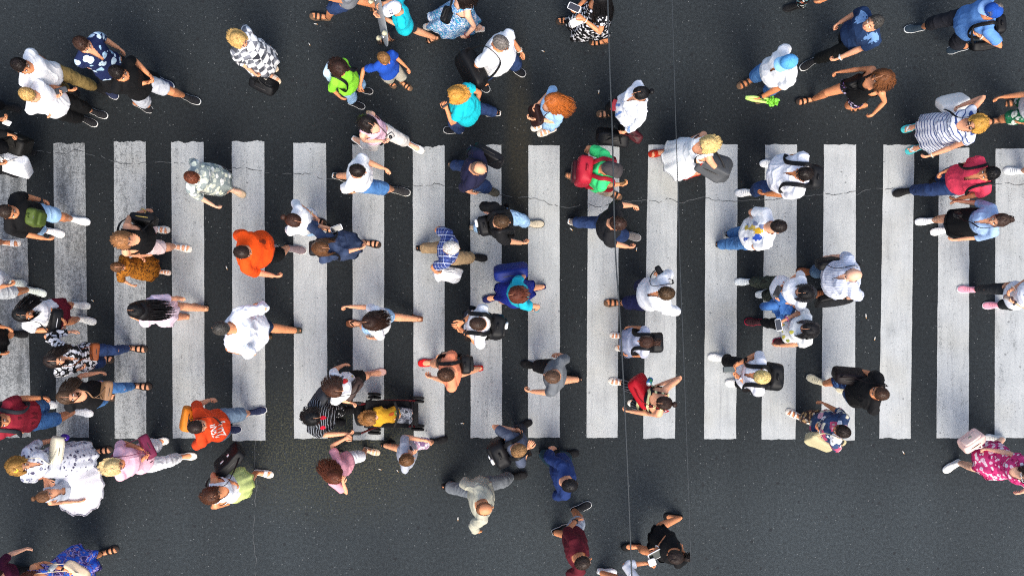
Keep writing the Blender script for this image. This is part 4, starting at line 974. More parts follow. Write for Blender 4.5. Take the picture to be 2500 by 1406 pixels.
P('bluepattern', 'dark-haired woman in a blue and white patterned summer dress at the top edge', (1132, -6), 170, body=180, L=(1060, 65), R=(1163, 72), l=(1135, 92, .47, .5), r=(1108, -28), sex='f', top=T(fab('#3f7fb8', 'camo', ('#cfdcec', '#1c9fc0', '#7f95cf', '#e6eaf2'), 14), 'none', 'strap', hem=.05, ofs=.018), bot=B('skirt', fab('#3f7fb8', 'camo', ('#cfdcec', '#1c9fc0', '#7f95cf', '#e6eaf2'), 14), hem=.2, flare=.12, nf=7, amp=.14, name='dress_skirt'), shoe=SDW, hair=('long', 'dk', .22), skin='p', h=1.66, extra=[bangle('l', '#7a2a22')], **L_)
bag('small black shoulder bag on the blue patterned dress woman\'s hip', 'shoulder_bag', 'bag', (1090, 38, 1.0), (.2, .09, .16), 110, '#17171a', tilt=20, strap=(PPL['bluepattern'], 'r', 1))
P('whitebag', 'grey-haired man in glasses and white t-shirt with a large black shoulder bag', (1224, 106), 38, L=(1258, 168), R=(1172, 204), l=(1274, 130, .5), r=(1178, 203, .55, .7), top=T(WHT, ofs=.02, flare=.03), bot=B('long', DJEAN), shoe=SNB, hair=('short', 'gy'), h=1.8, b=1.2, belly=.06, extra=[glasses(), watch('l', '#c9c4b8')], **R_)
bag('large black shoulder bag hanging behind the heavy man in the white t-shirt', 'shoulder_bag', 'bag', (1150, 172, .95), (.5, .2, .34), 62, '#101013', tilt=-25, strap=(PPL['whitebag'], 'r'), flap='#18181b', e=.4)
Jl = P('lime', 'long-haired child in lime green t-shirt with a pale blue backpack', (829, 168), 50, body=18, L=(887, 219), R=(868, 254), l=(877, 214, .5, .8), r=(834, 241, .45), sex='f', bust=0, top=T('#8fe03a', 'elbow', ofs=.018), bot=B('slim', LJEAN), shoe=SNB, hair=('curly', 'br', .1), h=1.45, b=1.12, pit=20, **R_)
backpack('pale blue and white backpack on the lime green child\'s back', Jl, '#b9d3e2', .68, sm='#18181b', pocket='#dfe8ee')
P('blueboy', 'small boy in royal blue t-shirt holding the lime green child\'s hand', (938, 143), 38, L=(988, 207), R=(950, 200), l=(994, 166, .5), r=(879, 214, .58, .7), top=T('#1f4fb4', 'short', ofs=.016, flare=.02), bot=B('knee', '#b3ae9d'), shoe=SDT, hair=('short', 'lb'), h=1.28, pit=15, **R_)
P('turqblouse', 'curly blonde woman in turquoise blouse and blue jeans on the phone', (1112, 232), 172, body=185, L=(1110, 318), R=(1205, 277), l=(1087, 258, .75, .8), r=(1166, 246), sex='f', top=T('#17c3cf', 'cap', 'crew', ofs=.02, flare=.02, amp=.011), bot=B('long', DJEAN), shoe=SNB, hair=('curly', '#c98f3e', .05), h=1.66, b=1.22, belly=.03, **L_)
phone('black phone held by the turquoise blouse woman', (1090, 252, 1.25), 140, '#141416', 40)
Jr = P('redhead', 'woman with long flowing red hair in denim shirt dress', (1349, 246), 165, body=160, L=(1322, 305), R=(1338, 320), l=(1296, 290, .62, .5), r=(1306, 262, .62, .5), sex='f', top=T(LJEAN, 'short', 'scoop', hem=.05), bot=B('skirt', LJEAN, hem=.42, flare=.02, name='dress_skirt'), shoe=SDW, hair=('long', '#a85a22', .34, dict(vol=1.25, blow=(.12, -.06, 0), part=True)), skin='f', h=1.68, pit=22, **L_)
bag('small dark brown studded bag held in front of the red-haired woman', 'handbag', 'handbag', (1308, 282, 1.0), (.26, .1, .2), 75, '#2a1613', tilt=-30, strap=(Jr, 'l'), trim='#d8c9a0', flap='#38201b')
Jp = P('bwdress', 'dark-haired woman in black dress with white rings holding up a phone', (1466, -4), 185, body=178, L=(1385, 50), R=(1466, 103), l=(1418, 42, .68, .7), r=(1405, 22, .7, .7), sex='f', top=T(fab('#141418', 'blot', ('#e8e8ec',), 20, th=.4), 'cap', 'scoop', hem=.05, ofs=.02), bot=B('skirt', fab('#141418', 'blot', ('#e8e8ec',), 20, th=.4), hem=.2, flare=.08, name='dress_skirt', nf=5, amp=.2), shoe=SDB, hair=('long', 'bk', .42, dict(blow=(.0, -.12, 0))), h=1.7, extra=[bangle('l', '#e4e2dd')], **L_)
phone('white framed phone held up by the woman in the black ring dress', (1402, 19, 1.28), 25, '#ececec', 15, (.16, .085), '#202430')
phone('white wallet in the lower hand of the woman in the black ring dress', (1407, 54, 1.12), 155, '#efece4', -30, (.16, .1), '#e6ddd0', cat='wallet', name='wallet', group='things carried in the hand')
Je = P('embroid', 'dark-haired woman in white blouse with blue embroidery carrying several bags', (1563, 228), 176, L=(1520, 335), R=(1484, 278), l=(1522, 325, .48, .8), r=(1503, 248, .52, .8), sex='f', top=T('#eef0f6', 'long', 'v', ofs=.024, flare=.03, amp=.012, cb=lambda o: blobs(PPL['embroid']['root'], o, [(.12 + .03*i, sy*(.045 + .012*i), .022, .016, .3*i, '#6f93cf') for i in range(4) for sy in (1, -1)] + [(.02, sy*.27, .02, .05, 0, '#8fabd8') for sy in (1, -1)], name='embroidery')), bot=B('long', '#141416'), shoe=SDT, hair=('bun', 'bk', .1, dict(part=True)), skin='f', h=1.68, b=1.12, **L_)
bag('black shopping bag with red pattern carried by the embroidered blouse woman', 'shopping_bag', 'bag', (1494, 336, .5), (.42, .18, .34), 8, '#141418', tilt=20, hand=(Je, 'l'), marks=((-.3, .2, .06, .05, '#8e1d24'), (.4, .1, .05, .05, '#a3202a')), sag=.02)
bag('dark red and black bag beside the black shopping bag of the embroidered blouse woman', 'shopping_bag', 'bag', (1548, 330, .4), (.24, .14, .26), 40, '#45161c', tilt=15, hand=(Je, 'l'), sag=.015)
phone('dark red phone in the far hand of the embroidered blouse woman', (1500, 257, .88), 110, '#7a1a22', 20, face='#8e2a30')

# --- top right
P('celery', 'man in light blue cap and white t-shirt carrying a head of celery', (1925, 152), 165, body=150, L=(1868, 234), R=(1826, 200), l=(1850, 242, .5, .9), r=(1905, 150), top=T(WHT, 'short', 'v', flare=.025, ofs=.02), bot=B('knee', MJEAN), shoe=SDT, hair=('short', 'br'), skin='d', cap=dict(mat=fab('#5aa6dc'), brimmat=fab('#8cc6ee')), h=1.76, b=1.1, belly=.05, extra=[watch('l')], **L_)
c, rt, lo = simple('celery', 'bunch of green celery in the light blue cap man\'s hand', 'celery', (1852, 243, .86), 175)
X, Y, Z = frame(188); m_ = M()
for i in range(9):
    o = Y*.022*math.cos(i*2.2) + Z*.022*math.sin(i*2.2); m_.tube([c + X*.16 + o*.5, c + X*.08 + o, c - X*.1 + o*1.3], [.012, .017, .009], None, 7)
build('stalk', m_, [plain('#b9dc72', .5, name='plant')], rt, lo); m_ = M()
for i in range(60):
    o = c - X*(.1 + .14*rng.random()) + Y*rng.normal(0, .022) + Z*rng.normal(0, .02); m_.ell(o, frame(rng.uniform(0, 360), rng.uniform(-50, 50)), (.024, .016, .004), 0, 7, 4)
build('leaves', m_, [plain('#6fc02c', .5, name='plant')], rt, lo)
P('polo', 'grey-haired man in two-tone blue polo shirt looking up', (2133, 56), 160, body=150, L=(1978, 154), R=(2075, 105), l=(2040, 146, .5, .7), r=(2043, 60, .5, .7), top=T('#1f3558', 'short', 'crew', cb=lambda o: blobs(PPL['polo']['root'], o, [(.03, .14, .08, .075, 0, '#6f95c4'), (.03, -.14, .08, .075, 0, '#6f95c4')], .003, 'yoke')), bot=B('long', '#20211f'), shoe=SNB, hair=('short', 'sl'), skin='f', h=1.8, b=1.1, pit=-28, extra=[watch('l', '#d0d0cc')], **L_)
Jc = P('curly', 'woman with curly brown hair in black top and patterned shorts', (2152, 189), 172, body=168, L=(2098, 262), R=(1970, 246), l=(2128, 283, .5, .6), r=(2042, 177, .52, .6), sex='f', top=T(BLK, 'none', 'strap'), bot=B('mini', fab('#1a1720', 'blot', ('#c4b6d4', '#6f4f86', '#e6e0ea'), 20, th=.4)), shoe=SDB, hair=('curly', '#6b4022', .26, dict(part=True, vol=1.15, blow=(.05, -.03, 0))), h=1.7, **L_)
bag('small black crossbody bag on the curly-haired woman\'s hip', 'shoulder_bag', 'bag', (2088, 200, .98), (.24, .1, .18), 155, '#121214', tilt=-30, strap=(Jc, 'l', 1))
Jb = P('bluecap', 'man in dark blue cap and light blue t-shirt holding a black backpack strap', (2424, 26), 150, body=172, L=(2341, 119), R=(2237, 70), l=(2384, 84, .68, .2), r=(2395, -12, .5), top=T('#5c8ccb', 'short', flare=.02), bot=B('capri', '#22232a'), shoe=('sneak', '#22303c', '#dfe3e3'), hair=('short', 'gy'), cap=dict(mat=fab('#1d4fa8'), brimmat=fab('#7fa6da'), yaw=-55), h=1.78, b=1.12, belly=.04, extra=[watch('l', '#c9c4b8')], **L_)
backpack('black backpack slung on one shoulder of the man in the dark blue cap', Jb, '#131316', .82, 'l', dl=.1)
bag('small black bag under the elbow of the man in the dark blue cap', 'shoulder_bag', 'bag', (2398, 112, .95), (.3, .12, .18), 175, '#141417', tilt=-15, strap=(Jb, 'l'))
Js = P('stripedress', 'blonde woman in sunglasses and white dress with blue stripes and turquoise flip-flops', (2383, 303), 165, body=162, L=(2238, 362), R=(2228, 311), l=(2262, 383, .46, .5), r=(2336, 262, .66, .8), sex='f', top=T(fab('#eef0f5', 'stripez', ('#37508c',), 19, th=.74), 'none', 'scoop', hem=.05, ofs=.018), bot=B('skirt', fab('#eef0f5', 'stripez', ('#37508c',), 19, th=.74), hem=.3, flare=.05, name='dress_skirt', amp=.08), shoe=('flip', '#e6f4f4', '#55cfcf'), hair=('curly', '#b98a3c', .05, dict(vol=1.1)), skin='f', h=1.68, b=1.22, belly=.03, pit=-12, extra=[glasses('#3a2f2a'), bangle('l', '#d8d8c8')], **L_)
bag('plain white shoulder bag of the striped dress woman', 'shoulder_bag', 'bag', (2326, 252, .85), (.36, .14, .28), 165, '#eeeae0', tilt=-35, strap=(Js, 'r'), sm='#1a1a1c')
P('palmshorts', 'person in green palm print shorts at the right edge behind the striped dress woman', (2562, 262), 172, L=(2425, 296), R=(2478, 250), l=(2490, 300, .5), r=(2440, 238, .5), top=T('#dfe2e4'), bot=B('shorts', fab('#1f6a48', 'blot', ('#dfe8dc', '#2f8a5c', '#123f2c'), 12, th=.5)), shoe=SDT, h=1.74, **L_)
Jco = P('coral', 'man in coral red polo shirt and dark jeans with a small black backpack', (2417, 424), 170, L=(2208, 468), R=(2300, 443), l=(2333, 487, .5, .5), r=(2299, 422, .5, .6), top=T('#e0405a', 'short', 'v', ofs=.018), bot=B('long', DJEAN), shoe=SNK, hair=('short', 'bk'), h=1.78, pit=-6, **L_)
backpack('small black backpack on the coral shirt man\'s back', Jco, '#141416', .6)
Jo = P('overall', 'woman in light blue shirt under a black pinafore dress with white sneakers', (2440, 538), 172, L=(2300, 563), R=(2263, 540), l=(2328, 586, .5, .4), r=(2333, 491, .52, .4), sex='f', top=T('#9db8dd', 'elbow', 'v', ofs=.014), bot=B('skirt', BLK, hem=.36, flare=.02, top=.42, amp=.04, name='pinafore'), shoe=SNW, hair=('pony', '#3b2a22', .16), skin='f', h=1.7, pit=-12, **L_)
bag('thin black crossbody bag worn by the pinafore woman', 'shoulder_bag', 'bag', (2350, 524, .9), (.2, .07, .14), 175, '#16161a', tilt=-20, strap=(Jo, 'l', 1))
Jp2 = P('pinkshoe', 'woman in white lettered t-shirt, black jeans and pink sneakers at the right edge', (2548, 716), 180, L=(2428, 745), R=(2366, 707), l=(2465, 733, .6, .7), r=(2462, 712, .62, .7), sex='f', top=T('#eff0f6', 'short', cb=lambda o: lettering(o, 'tupik', .04, 0, .09, math.pi/2, '#56689c')), bot=B('slim', '#26282b'), shoe=('sneak', '#d88fa0', '#f0e4e6'), hair=('long', 'br', .25), skin='f', h=1.7, extra=[watch('l'), bangle('r', '#e4d8c4')], **L_)
phone('small brown phone in the hands of the pink sneaker woman', (2462, 727, 1.06), 20, '#5a3a34', 10, (.12, .06), '#3a2c2c')
P('offright', 'person at the right edge with only one grey shoe in the picture', (2640, 410), 180, L=(2560, 440), R=(2480, 418), top=T('#8a8f96'), bot=B('knee', '#50555c'), shoe=('sneak', '#c9cdd0', '#e2e4e4'), h=1.75, **L_)
P('offtop', 'person above the top edge showing one black shoe and patterned trousers', (2045, -88), 170, L=(1940, 16), R=(2000, -40), top=T(BLK), bot=B('long', fab('#1a1c1e', 'blot', ('#8fd0d8', '#c96a48', '#d8dcd8'), 16, th=.4)), shoe=SNK, h=1.72, **L_)
# --- upper row of the crossing, middle
Jg = P('pinkcam', 'girl in pink sleeveless top and white trousers holding a camera', (897, 301), 32, L=(1012, 359), R=(876, 346), l=(914, 294, .4), r=(944, 345, .62, .8), sex='f', top=T('#eec0d0', 'none', 'tank'), bot=B('capri', '#d9d4cf'), shoe=('flat', '#efece8', '#f4f2ee'), hair=('long', 'dk', .3, dict(part=True)), skin='p', h=1.62, b=.95, **R_)
c, rt, lo = simple('camera', 'small silver camera in the hand of the girl in pink', 'camera', (952, 333, 1.02), 25)
X, Y, Z = frame(-35, 30); m_ = M(); m_.ell(c, (X, Y, Z), (.055, .035, .02), 0, 20, 10, .3); cb_ = build('camera_body', m_, [plain('#8d8a86', .3, .6, name='metal')], rt, lo)
m_ = M(); m_.tube([c + Z*.015, c + Z*.04], .022, None, 16, cap=.1); build('lens', m_, [plain('#1b1b1e', .2, name='glass')], rt, lo)
m_ = M(); m_.tube(curve([c - X*.05, (c + Jg['nb'])/2 + Jg['Fs']*.1, Jg['nb'] + Jg['Ls']*.07 + Jg['Fs']*.06], 6), (.007, .002), None, 6); build('neck_strap', m_, [plain('#3a2c26', .7, name='strap')], rt, lo)
P('whitedenim', 'man in white t-shirt and denim shorts taking a long step', (874, 417), 10, L=(828, 432), R=(974, 466), l=(941, 413, .52, .3), r=(857, 470, .5), top=T(WHT, 'short', ofs=.018), bot=B('knee', MJEAN), shoe=('sneak', '#2a2a2c', '#e8e6dc'), hair=('crop', 'dk'), skin='f', h=1.78, b=1.05, pit=18, **R_)
Jn = P('baldnavy', 'balding man in navy t-shirt and jeans with a black shoulder bag', (1170, 412), 18, L=(1112, 407), R=(1192, 464), l=(1172, 378, .5, .7), r=(1154, 472, .5), top=T('#1d1d38', 'elbow', 'crew', ofs=.018), bot=B('long', DJEAN), shoe=('sneak', '#4a463c', '#2c2b28'), hair=('crop', '#7a5f50', 0, dict(bald=1)), skin='f', h=1.76, b=1.15, belly=.03, pit=18, **R_)
bag('black shoulder bag carried beside the balding man in navy', 'shoulder_bag', 'bag', (1190, 381, 1.0), (.42, .12, .26), 28, '#17171b', tilt=-20, strap=(Jn, 'l'), flap='#101012')
Jgr = P('green', 'man in dark cap and bright green t-shirt with a large red backpack', (1490, 412), 14, body=22, L=(1398, 434), R=(1492, 472), l=(1436, 365, .5), r=(1521, 449, .6, .7), top=T('#3fd77c', 'short', 'crew', ofs=.018), bot=B('knee', '#c9b79b'), shoe=SDT, hair=('short', 'gy'), cap=dict(mat=fab('#403b3c')), h=1.76, b=1.12, pit=14, **R_)
backpack('large red and black backpack on the green t-shirt man', Jgr, '#a01a2c', 1.15, 'lr', sm='#8f1626', pocket='#3a0f16')
P('blackjean', 'man in black t-shirt and dark jeans walking below the green shirt man', (1510, 546), 12, L=(1402, 544), R=(1536, 575), l=(1548, 502, .5, .6), r=(1538, 604, .5, .7), top=T('#222225', 'elbow', 'crew', ofs=.018, amp=.011), bot=B('long', DJEAN), shoe=SNG, hair=('short', 'br'), skin='f', h=1.8, b=1.1, pit=14, **R_)
Jw = P('whitedress', 'blonde woman in flowing white dress and red shoes with a grey shoulder bag', (1727, 353), 168, L=(1690, 425), R=(1611, 373), l=(1700, 391, .68, .7), r=(1683, 340, .52), sex='f', top=T('#f2f4f8', 'none', 'tank', hem=.05, ofs=.018), bot=B('skirt', '#f0f3f8', hem=.26, flare=.05, name='dress_skirt', nf=8, amp=.1), shoe=('slide', '#b8301c', '#a82a18'), hair=('bob', 'gb', .08, dict(vol=1.15)), skin='f', h=1.7, extra=[bangle('l', '#a33025')], **L_)
bag('dark grey slouchy shoulder bag beside the blonde woman in white', 'shoulder_bag', 'bag', (1742, 404, 1.0), (.44, .22, .34), 205, '#47494b', tilt=-40, strap=(Jw, 'l'), sag=.05, sm='#242425')
Jwb = P('whiteback', 'heavy man in white shirt with a black backpack', (1963, 425), 178, L=(1825, 470), R=(1885, 400), l=(1862, 474, .5, .7), r=(1911, 385, .5), top=T('#f0f1fa', 'elbow', 'v', ofs=.022, flare=.03, amp=.012), bot=B('long', DJEAN), shoe=SNW, hair=('short', 'dk'), skin='d', h=1.8, b=1.25, belly=.08, **L_)
backpack('black backpack on the heavy man in the white shirt', Jwb, '#17181b', 1.0)
P('yellowprint', 'dark-haired man in white t-shirt with yellow and blue print on the back', (1902, 553), 4, L=(1795, 573), R=(1770, 598), l=(1838, 523, .5), r=(1850, 606), top=T(WHT, 'short', ofs=.02, flare=.02, cb=lambda o: blobs(PPL['yellowprint']['root'], o, [(-.04, .0, .06, .035, .3, '#e8b62e'), (-.06, -.08, .075, .042, .25, '#2a4fae'), (.0, .05, .03, .03, 0, '#7d85a8'), (-.09, .05, .03, .035, 0, '#e3c25a'), (-.07, .09, .03, .03, 0, '#8d93ad')])), bot=B('long', MJEAN), shoe=SNK, hair=('crop', 'dk'), skin='f', h=1.78, b=1.08, **R_)
# --- left half of the crossing
P('floralgrey', 'woman with short auburn hair in loose grey floral dress', (469, 434), 22, L=(500, 415), R=(575, 467), l=(498, 410, .5), r=(528, 506, .5, .5), sex='f', top=T(fab('#8f9a98', 'blot', ('#e6ead2', '#f2f2ea', '#c8cdc0'), 15, th=.5), 'elbow', 'crew', hem=.05, ofs=.022), bot=B('skirt', fab('#8f9a98', 'blot', ('#e6ead2', '#f2f2ea', '#c8cdc0'), 15, th=.5), hem=.3, flare=.03, name='dress_skirt', nf=7), shoe=('flat', '#c6ac8c', '#b89f80'), hair=('short', 'au'), skin='p', h=1.6, b=1.12, pit=25, **R_)
P('whitebun', 'woman with brown hair in a bun, white t-shirt and light denim shorts', (717, 538), 18, L=(770, 538), R=(798, 558), l=(771, 530, .58, .5), r=(768, 541, .58, .6), sex='f', top=T(WHT, 'short', 'crew', ofs=.018), bot=B('shorts', LJEAN), shoe=SDB, hair=('bun', '#3a2218', .1, dict(part=True, vol=1.1)), skin='f', h=1.66, pit=22, extra=[bangle('l', '#d9cba0')], **R_)
Jd = P('denimdress', 'woman with long brown hair in dark blue denim dress', (784, 606), 2, body=8, L=(830, 600), R=(903, 594), l=(812, 558, .62, .7), r=(882, 606, .55, .5), sex='f', top=T(fab('#23304a', 'denim', ('#3c4e70',), 14), 'three', 'crew', hem=.05, ofs=.02, amp=.011), bot=B('skirt', fab('#23304a', 'denim', ('#3c4e70',), 14), hem=.33, flare=.06, name='dress_skirt'), shoe=SDB, hair=('long', '#5f3d22', .3, dict(part=True, blow=(.08, .03, 0))), skin='f', h=1.66, pit=20, **R_)
phone('white phone in the raised hand of the denim dress woman', (821, 558, 1.1), -20, '#e9e9ea', 15)
backpack('small black backpack on the denim dress woman', Jd, '#1a1a1d', .62)
P('orange', 'broad man in bright orange t-shirt and black shorts', (592, 616), 8, L=(650, 605), R=(718, 608), l=(612, 592, .48), r=(676, 675, .52, .7), top=T('#f2500e', 'elbow', 'crew', ofs=.02, flare=.025, cb=lambda o: blobs(PPL['orange']['root'], o, [(.1, .1, .022, .022, .7, '#8a3210'), (.115, .085, .012, .02, .2, '#8a3210')])), bot=B('knee', BLK), shoe=('sneak', '#6d5f63', '#e3dfda'), hair=('crop', '#2c1d16'), skin='f', h=1.82, b=1.17, belly=.06, pit=18, **R_)
Jt = P('tankpink', 'woman in black tank top and pale pink shorts holding the toddler\'s hand', (299, 586), 8, L=(386, 560), R=(440, 604), l=(360, 512, .56, .5), r=(362, 624, .5, .8), sex='f', top=T(BLK, 'none', 'tank'), bot=B('shorts', '#ecd3cf'), shoe=SDW, hair=('long', '#9a6a42', .16, dict(vol=1.1)), skin='f', h=1.7, b=1.12, bust=.045, extra=[bangle('l', '#c9a94a')], **R_)
bag('black shoulder bag under the arm of the woman in the black tank top', 'shoulder_bag', 'bag', (352, 536, 1.0), (.32, .12, .22), 8, '#141416', tilt=-15, strap=(Jt, 'l'), trim='#a58f4a')
P('toddler', 'toddler girl in mustard leopard print dress', (288, 652), 6, L=(368, 648), R=(398, 664), l=(348, 630, .62, .6), r=(322, 697, .5), sex='f', top=T(fab('#a4661a', 'leo', ('#4a2a10',), 34, th=.42), 'elbow', 'crew', hem=.05, ofs=.02, amp=.01), bot=B('skirt', fab('#a4661a', 'leo', ('#4a2a10',), 34, th=.42), hem=.3, flare=.06, name='dress_skirt'), shoe=('sandal', '#ecdcd0', '#e0cdbd'), hair=('short', '#6f4a2e', 0, dict(part=True)), skin='f', h=1.12, b=1.1, **R_)
P('longblack', 'woman with very long black hair in pink dress walking away to the left', (333, 757), 186, L=(440, 772), R=(488, 752), l=(328, 776, .55), r=(444, 727, .48), sex='f', top=T('#efd8e6', 'short', 'crew', hem=.05), bot=B('skirt', '#efd8e6', hem=.42, flare=.03, name='dress_skirt'), shoe=('slide', '#c88f70', '#b98a68'), hair=('long', 'bk', .42, dict(vol=1.6, blow=(.16, .0, .06), part=True)), skin='f', h=1.7, pit=2, **L_)
P('whitelong', 'grey-haired man in loose white shirt and dark shorts walking away to the left', (538, 801), 182, L=(640, 822), R=(722, 806), l=(566, 858, .58), r=(630, 742, .58, .7), top=T(fab('#f1f3f8', 'stripex', ('#dfe6ef',), 30, th=.8), 'three', 'crew', ofs=.03, flare=.05, amp=.016), bot=B('knee', '#1c3250'), shoe=('sneak', '#4a4335', '#3a352b'), hair=('short', 'sl'), skin='t', h=1.8, b=1.15, belly=.04, pit=0, **L_)
Jz = P('zen', 'man in red-orange t-shirt with white lettering and a black strap across the chest', (480, 1042), 4, body=-8, L=(622, 1005), R=(560, 1050), l=(516, 974, .52, .7), r=(535, 1043, .6, .7), top=T('#dd4418', 'elbow', 'crew', ofs=.018, cb=lambda o: lettering(o, 'ZENJ', .08, -.03, .085, math.pi/2, '#f0e2da')), bot=B('knee', '#6f8398'), shoe=SNN, hair=('crop', '#2a1c16'), skin='f', h=1.78, b=1.08, pit=10, **R_)
bag('small orange and yellow bag slung behind the man in red-orange', 'sling_bag', 'bag', (455, 1022, 1.15), (.3, .12, .2), 100, '#c8741c', tilt=-30, strap=(Jz, 'l', 1), sm='#161618', flap='#f2d418')
Jm = P('strollermum', 'woman with long black hair in black striped top pushing the stroller', (763, 1018), 2, L=(840, 1003), R=(815, 1030), l=(864, 984, .6, .9), r=(856, 1058, .6, .9), sex='f', top=T(fab('#17171b', 'stripex', ('#9a9fa6',), 46, th=.8), 'short', 'crew', cb=lambda o: blobs(PPL['strollermum']['root'], o, [(.06, .06, .03, .022, 0, '#c01830'), (.06, -.06, .03, .022, 0, '#c01830')])), bot=B('long', fab('#1b1b1e', 'blot', ('#c9c9c9',), 22, th=.3)), shoe=SNK, hair=('long', 'bk', .2, dict(part=True, vol=1.15)), skin='f', h=1.68, b=1.1, pit=20, **R_)
bag('dark grey bag behind the arm of the stroller woman', 'shoulder_bag', 'bag', (779, 976, 1.15), (.3, .14, .24), 130, '#2d3036', tilt=-20, strap=(Jm, 'l'), sag=.03)
Jpr = P('printgirl', 'young woman in white printed t-shirt and black shorts with a brown shoulder bag', (818, 952), 8, body=-5, L=(915, 911), R=(845, 950), l=(842, 889, .5), r=(838, 960), sex='f', top=T('#f0f0f0', 'short', 'crew', cb=lambda o: blobs(PPL['printgirl']['root'], o, [(.05, .09, .03, .03, 0, '#b9242a'), (.09, .12, .04, .015, .5, '#d8c26a'), (.03, .15, .03, .012, .9, '#5a5f6a'), (.14, .04, .014, .03, 0, '#c33b34')])), bot=B('shorts', BLK), shoe=('flat', '#dcaea0', '#c99a8c'), hair=('long', '#4a2e20', .25, dict(part=True, blow=(-.02, .06, 0))), skin='f', h=1.68, pit=15, **R_)
bag('dark brown shoulder bag on the hip of the young woman in the printed t-shirt', 'shoulder_bag', 'bag', (863, 949, 1.0), (.3, .11, .22), 130, '#3a2a26', tilt=-15, strap=(Jpr, 'r'))
P('pinkkid', 'girl in pink t-shirt and white shorts with wavy auburn hair', (818, 1164), 18, L=(904, 1101), R=(832, 1110), l=(848, 1068, .75, .7), r=(836, 1172, .8, .5), sex='f', bust=0, top=T('#dc9aa6', 'short', 'crew', ofs=.018), bot=B('knee', '#e6e8ec'), shoe=('sandal', '#dccbbb', '#c9b39c'), hair=('curly', '#5d301e', .16, dict(blow=(-.08, .1, 0), part=True)), skin='f', h=1.45, b=1.05, pit=20, **R_)
P('greyboy', 'boy in light grey t-shirt and patterned shorts with a hand near his chin', (994, 1122), -8, L=(1068, 1076), R=(945, 1084), l=(1042, 1076, .6), r=(1008, 1106, .82, .5), top=T('#a9adb6', 'short', 'crew', cb=lambda o: blobs(PPL['greyboy']['root'], o, [(.09, .06, .014, .05, .4, '#2a2b32'), (.11, .05, .01, .04, .1, '#e9e9e9')])), bot=B('knee', fab('#b892a8', 'camo', ('#ece6ea', '#8a6a90'), 14)), shoe=SNK, hair=('short', '#6d4a2c'), skin='f', h=1.5, pit=15, **R_)
Jbb = P('backpackboy', 'fair-haired boy in grey t-shirt with a big black backpack', (1267, 1099), -22, L=(1275, 1040), R=(1248, 1062), l=(1266, 1051, .68, .8), r=(1293, 1086, .7, .7), top=T('#4e5668', 'short', 'crew', ofs=.018), bot=B('knee', '#2a2e38'), shoe=SNK, hair=('short', '#8f6b45'), skin='f', h=1.62, b=1.05, pit=22, **R_)
backpack('big black backpack with white marks on the fair-haired boy', Jbb, '#141417', 1.15, marks=((-.05, .3, .04, .03, '#e8e8e8'), (.0, .0, .03, .06, '#dcdcdc')))
P('blueshirt', 'black-haired man in blue long-sleeved shirt', (1392, 1184), -4, L=(1385, 1110), R=(1338, 1104), l=(1346, 1092, .52, .6), r=(1376, 1206), top=T('#1c3163', 'three', 'crew', ofs=.02, amp=.011), bot=B('long', '#1e3a48'), shoe=SNK, hair=('crop', '#161415'), skin='f', h=1.78, b=1.08, pit=16, **R_)
P('strider', 'bald man in pale beige shirt and grey trousers striding widely', (1184, 1241), -4, body=-6, L=(1259, 1162), R=(1092, 1184), l=(1140, 1171, .55, .7), r=(1164, 1298, .44), top=T('#b9b6a2', 'long', 'crew', ofs=.024, flare=.03, amp=.013), bot=B('wide', '#6f7479'), shoe=SNK, hair=('crop', '#8a5a3c', 0, dict(bald=1)), skin='t', h=1.8, b=1.12, pit=10, **R_)
P('maroon', 'man in maroon t-shirt and light grey shorts', (1424, 1372), -18, L=(1416, 1240), R=(1369, 1293), l=(1409, 1266, .5, .5), r=(1408, 1400), top=T('#5a1420', 'elbow', 'crew', ofs=.018), bot=B('shorts', '#b4bcc6'), shoe=SNB, hair=('crop', '#332720'), skin='t', h=1.8, b=1.1, extra=[watch('l')], pit=5, **R_)
Jbd = P('blackdress', 'dark-haired woman in black dress holding a white device', (1648, 1358), 188, body=178, L=(1545, 1334), R=(1646, 1262), l=(1662, 1338, .5), r=(1597, 1347, .66, .8), sex='f', top=T('#131315', 'short', 'crew', hem=.05), bot=B('skirt', '#131315', hem=.4, flare=.04, name='dress_skirt'), shoe=('flat', '#141416', '#141416'), hair=('pony', '#2a1f1a', .18), skin='t', h=1.7, extra=[bangle('r', '#e8e6e2')], pit=15, **L_)
phone('white boxy device with dark screen in the black dress woman\'s hand', (1601, 1354, 1.14), -28, '#ececec', 20, (.19, .11), '#1f2a24', cat='device', name='handheld_device', group='things carried in the hand')
P('bottomedge', 'person in white and grey clothes cut off by the bottom edge', (1582, 1470), 10, L=(1478, 1396), R=(1500, 1440), l=(1588, 1373, .62, .6), r=None, top=T('#e6e6ea', 'three', 'crew'), bot=B('knee', '#8d8f96'), shoe=SNW, hair=('short', 'br'), skin='t', h=1.7, **R_)
phone('white paper cup lid held up by the person at the bottom edge', (1592, 1372, 1.18), -20, '#f0eee6', 0, (.09, .09), '#f2f0e8', cat='cup', name='cup_lid', group='things carried in the hand')

P('brunette', 'woman with long brown hair, white top and denim shorts stepping to the left', (903, 786), 184, L=(872, 790), R=(1018, 778), l=(905, 826, .48), r=(844, 748, .5, .7), sex='f', top=T(WHT, 'short', 'crew', ofs=.016), bot=B('shorts', LJEAN), shoe=('flip', '#1a1412', '#7a4a30'), hair=('long', '#2c1910', .36, dict(vol=1.45, blow=(.05, .03, .03), part=True)), skin='f', h=1.66, pit=12, **L_)
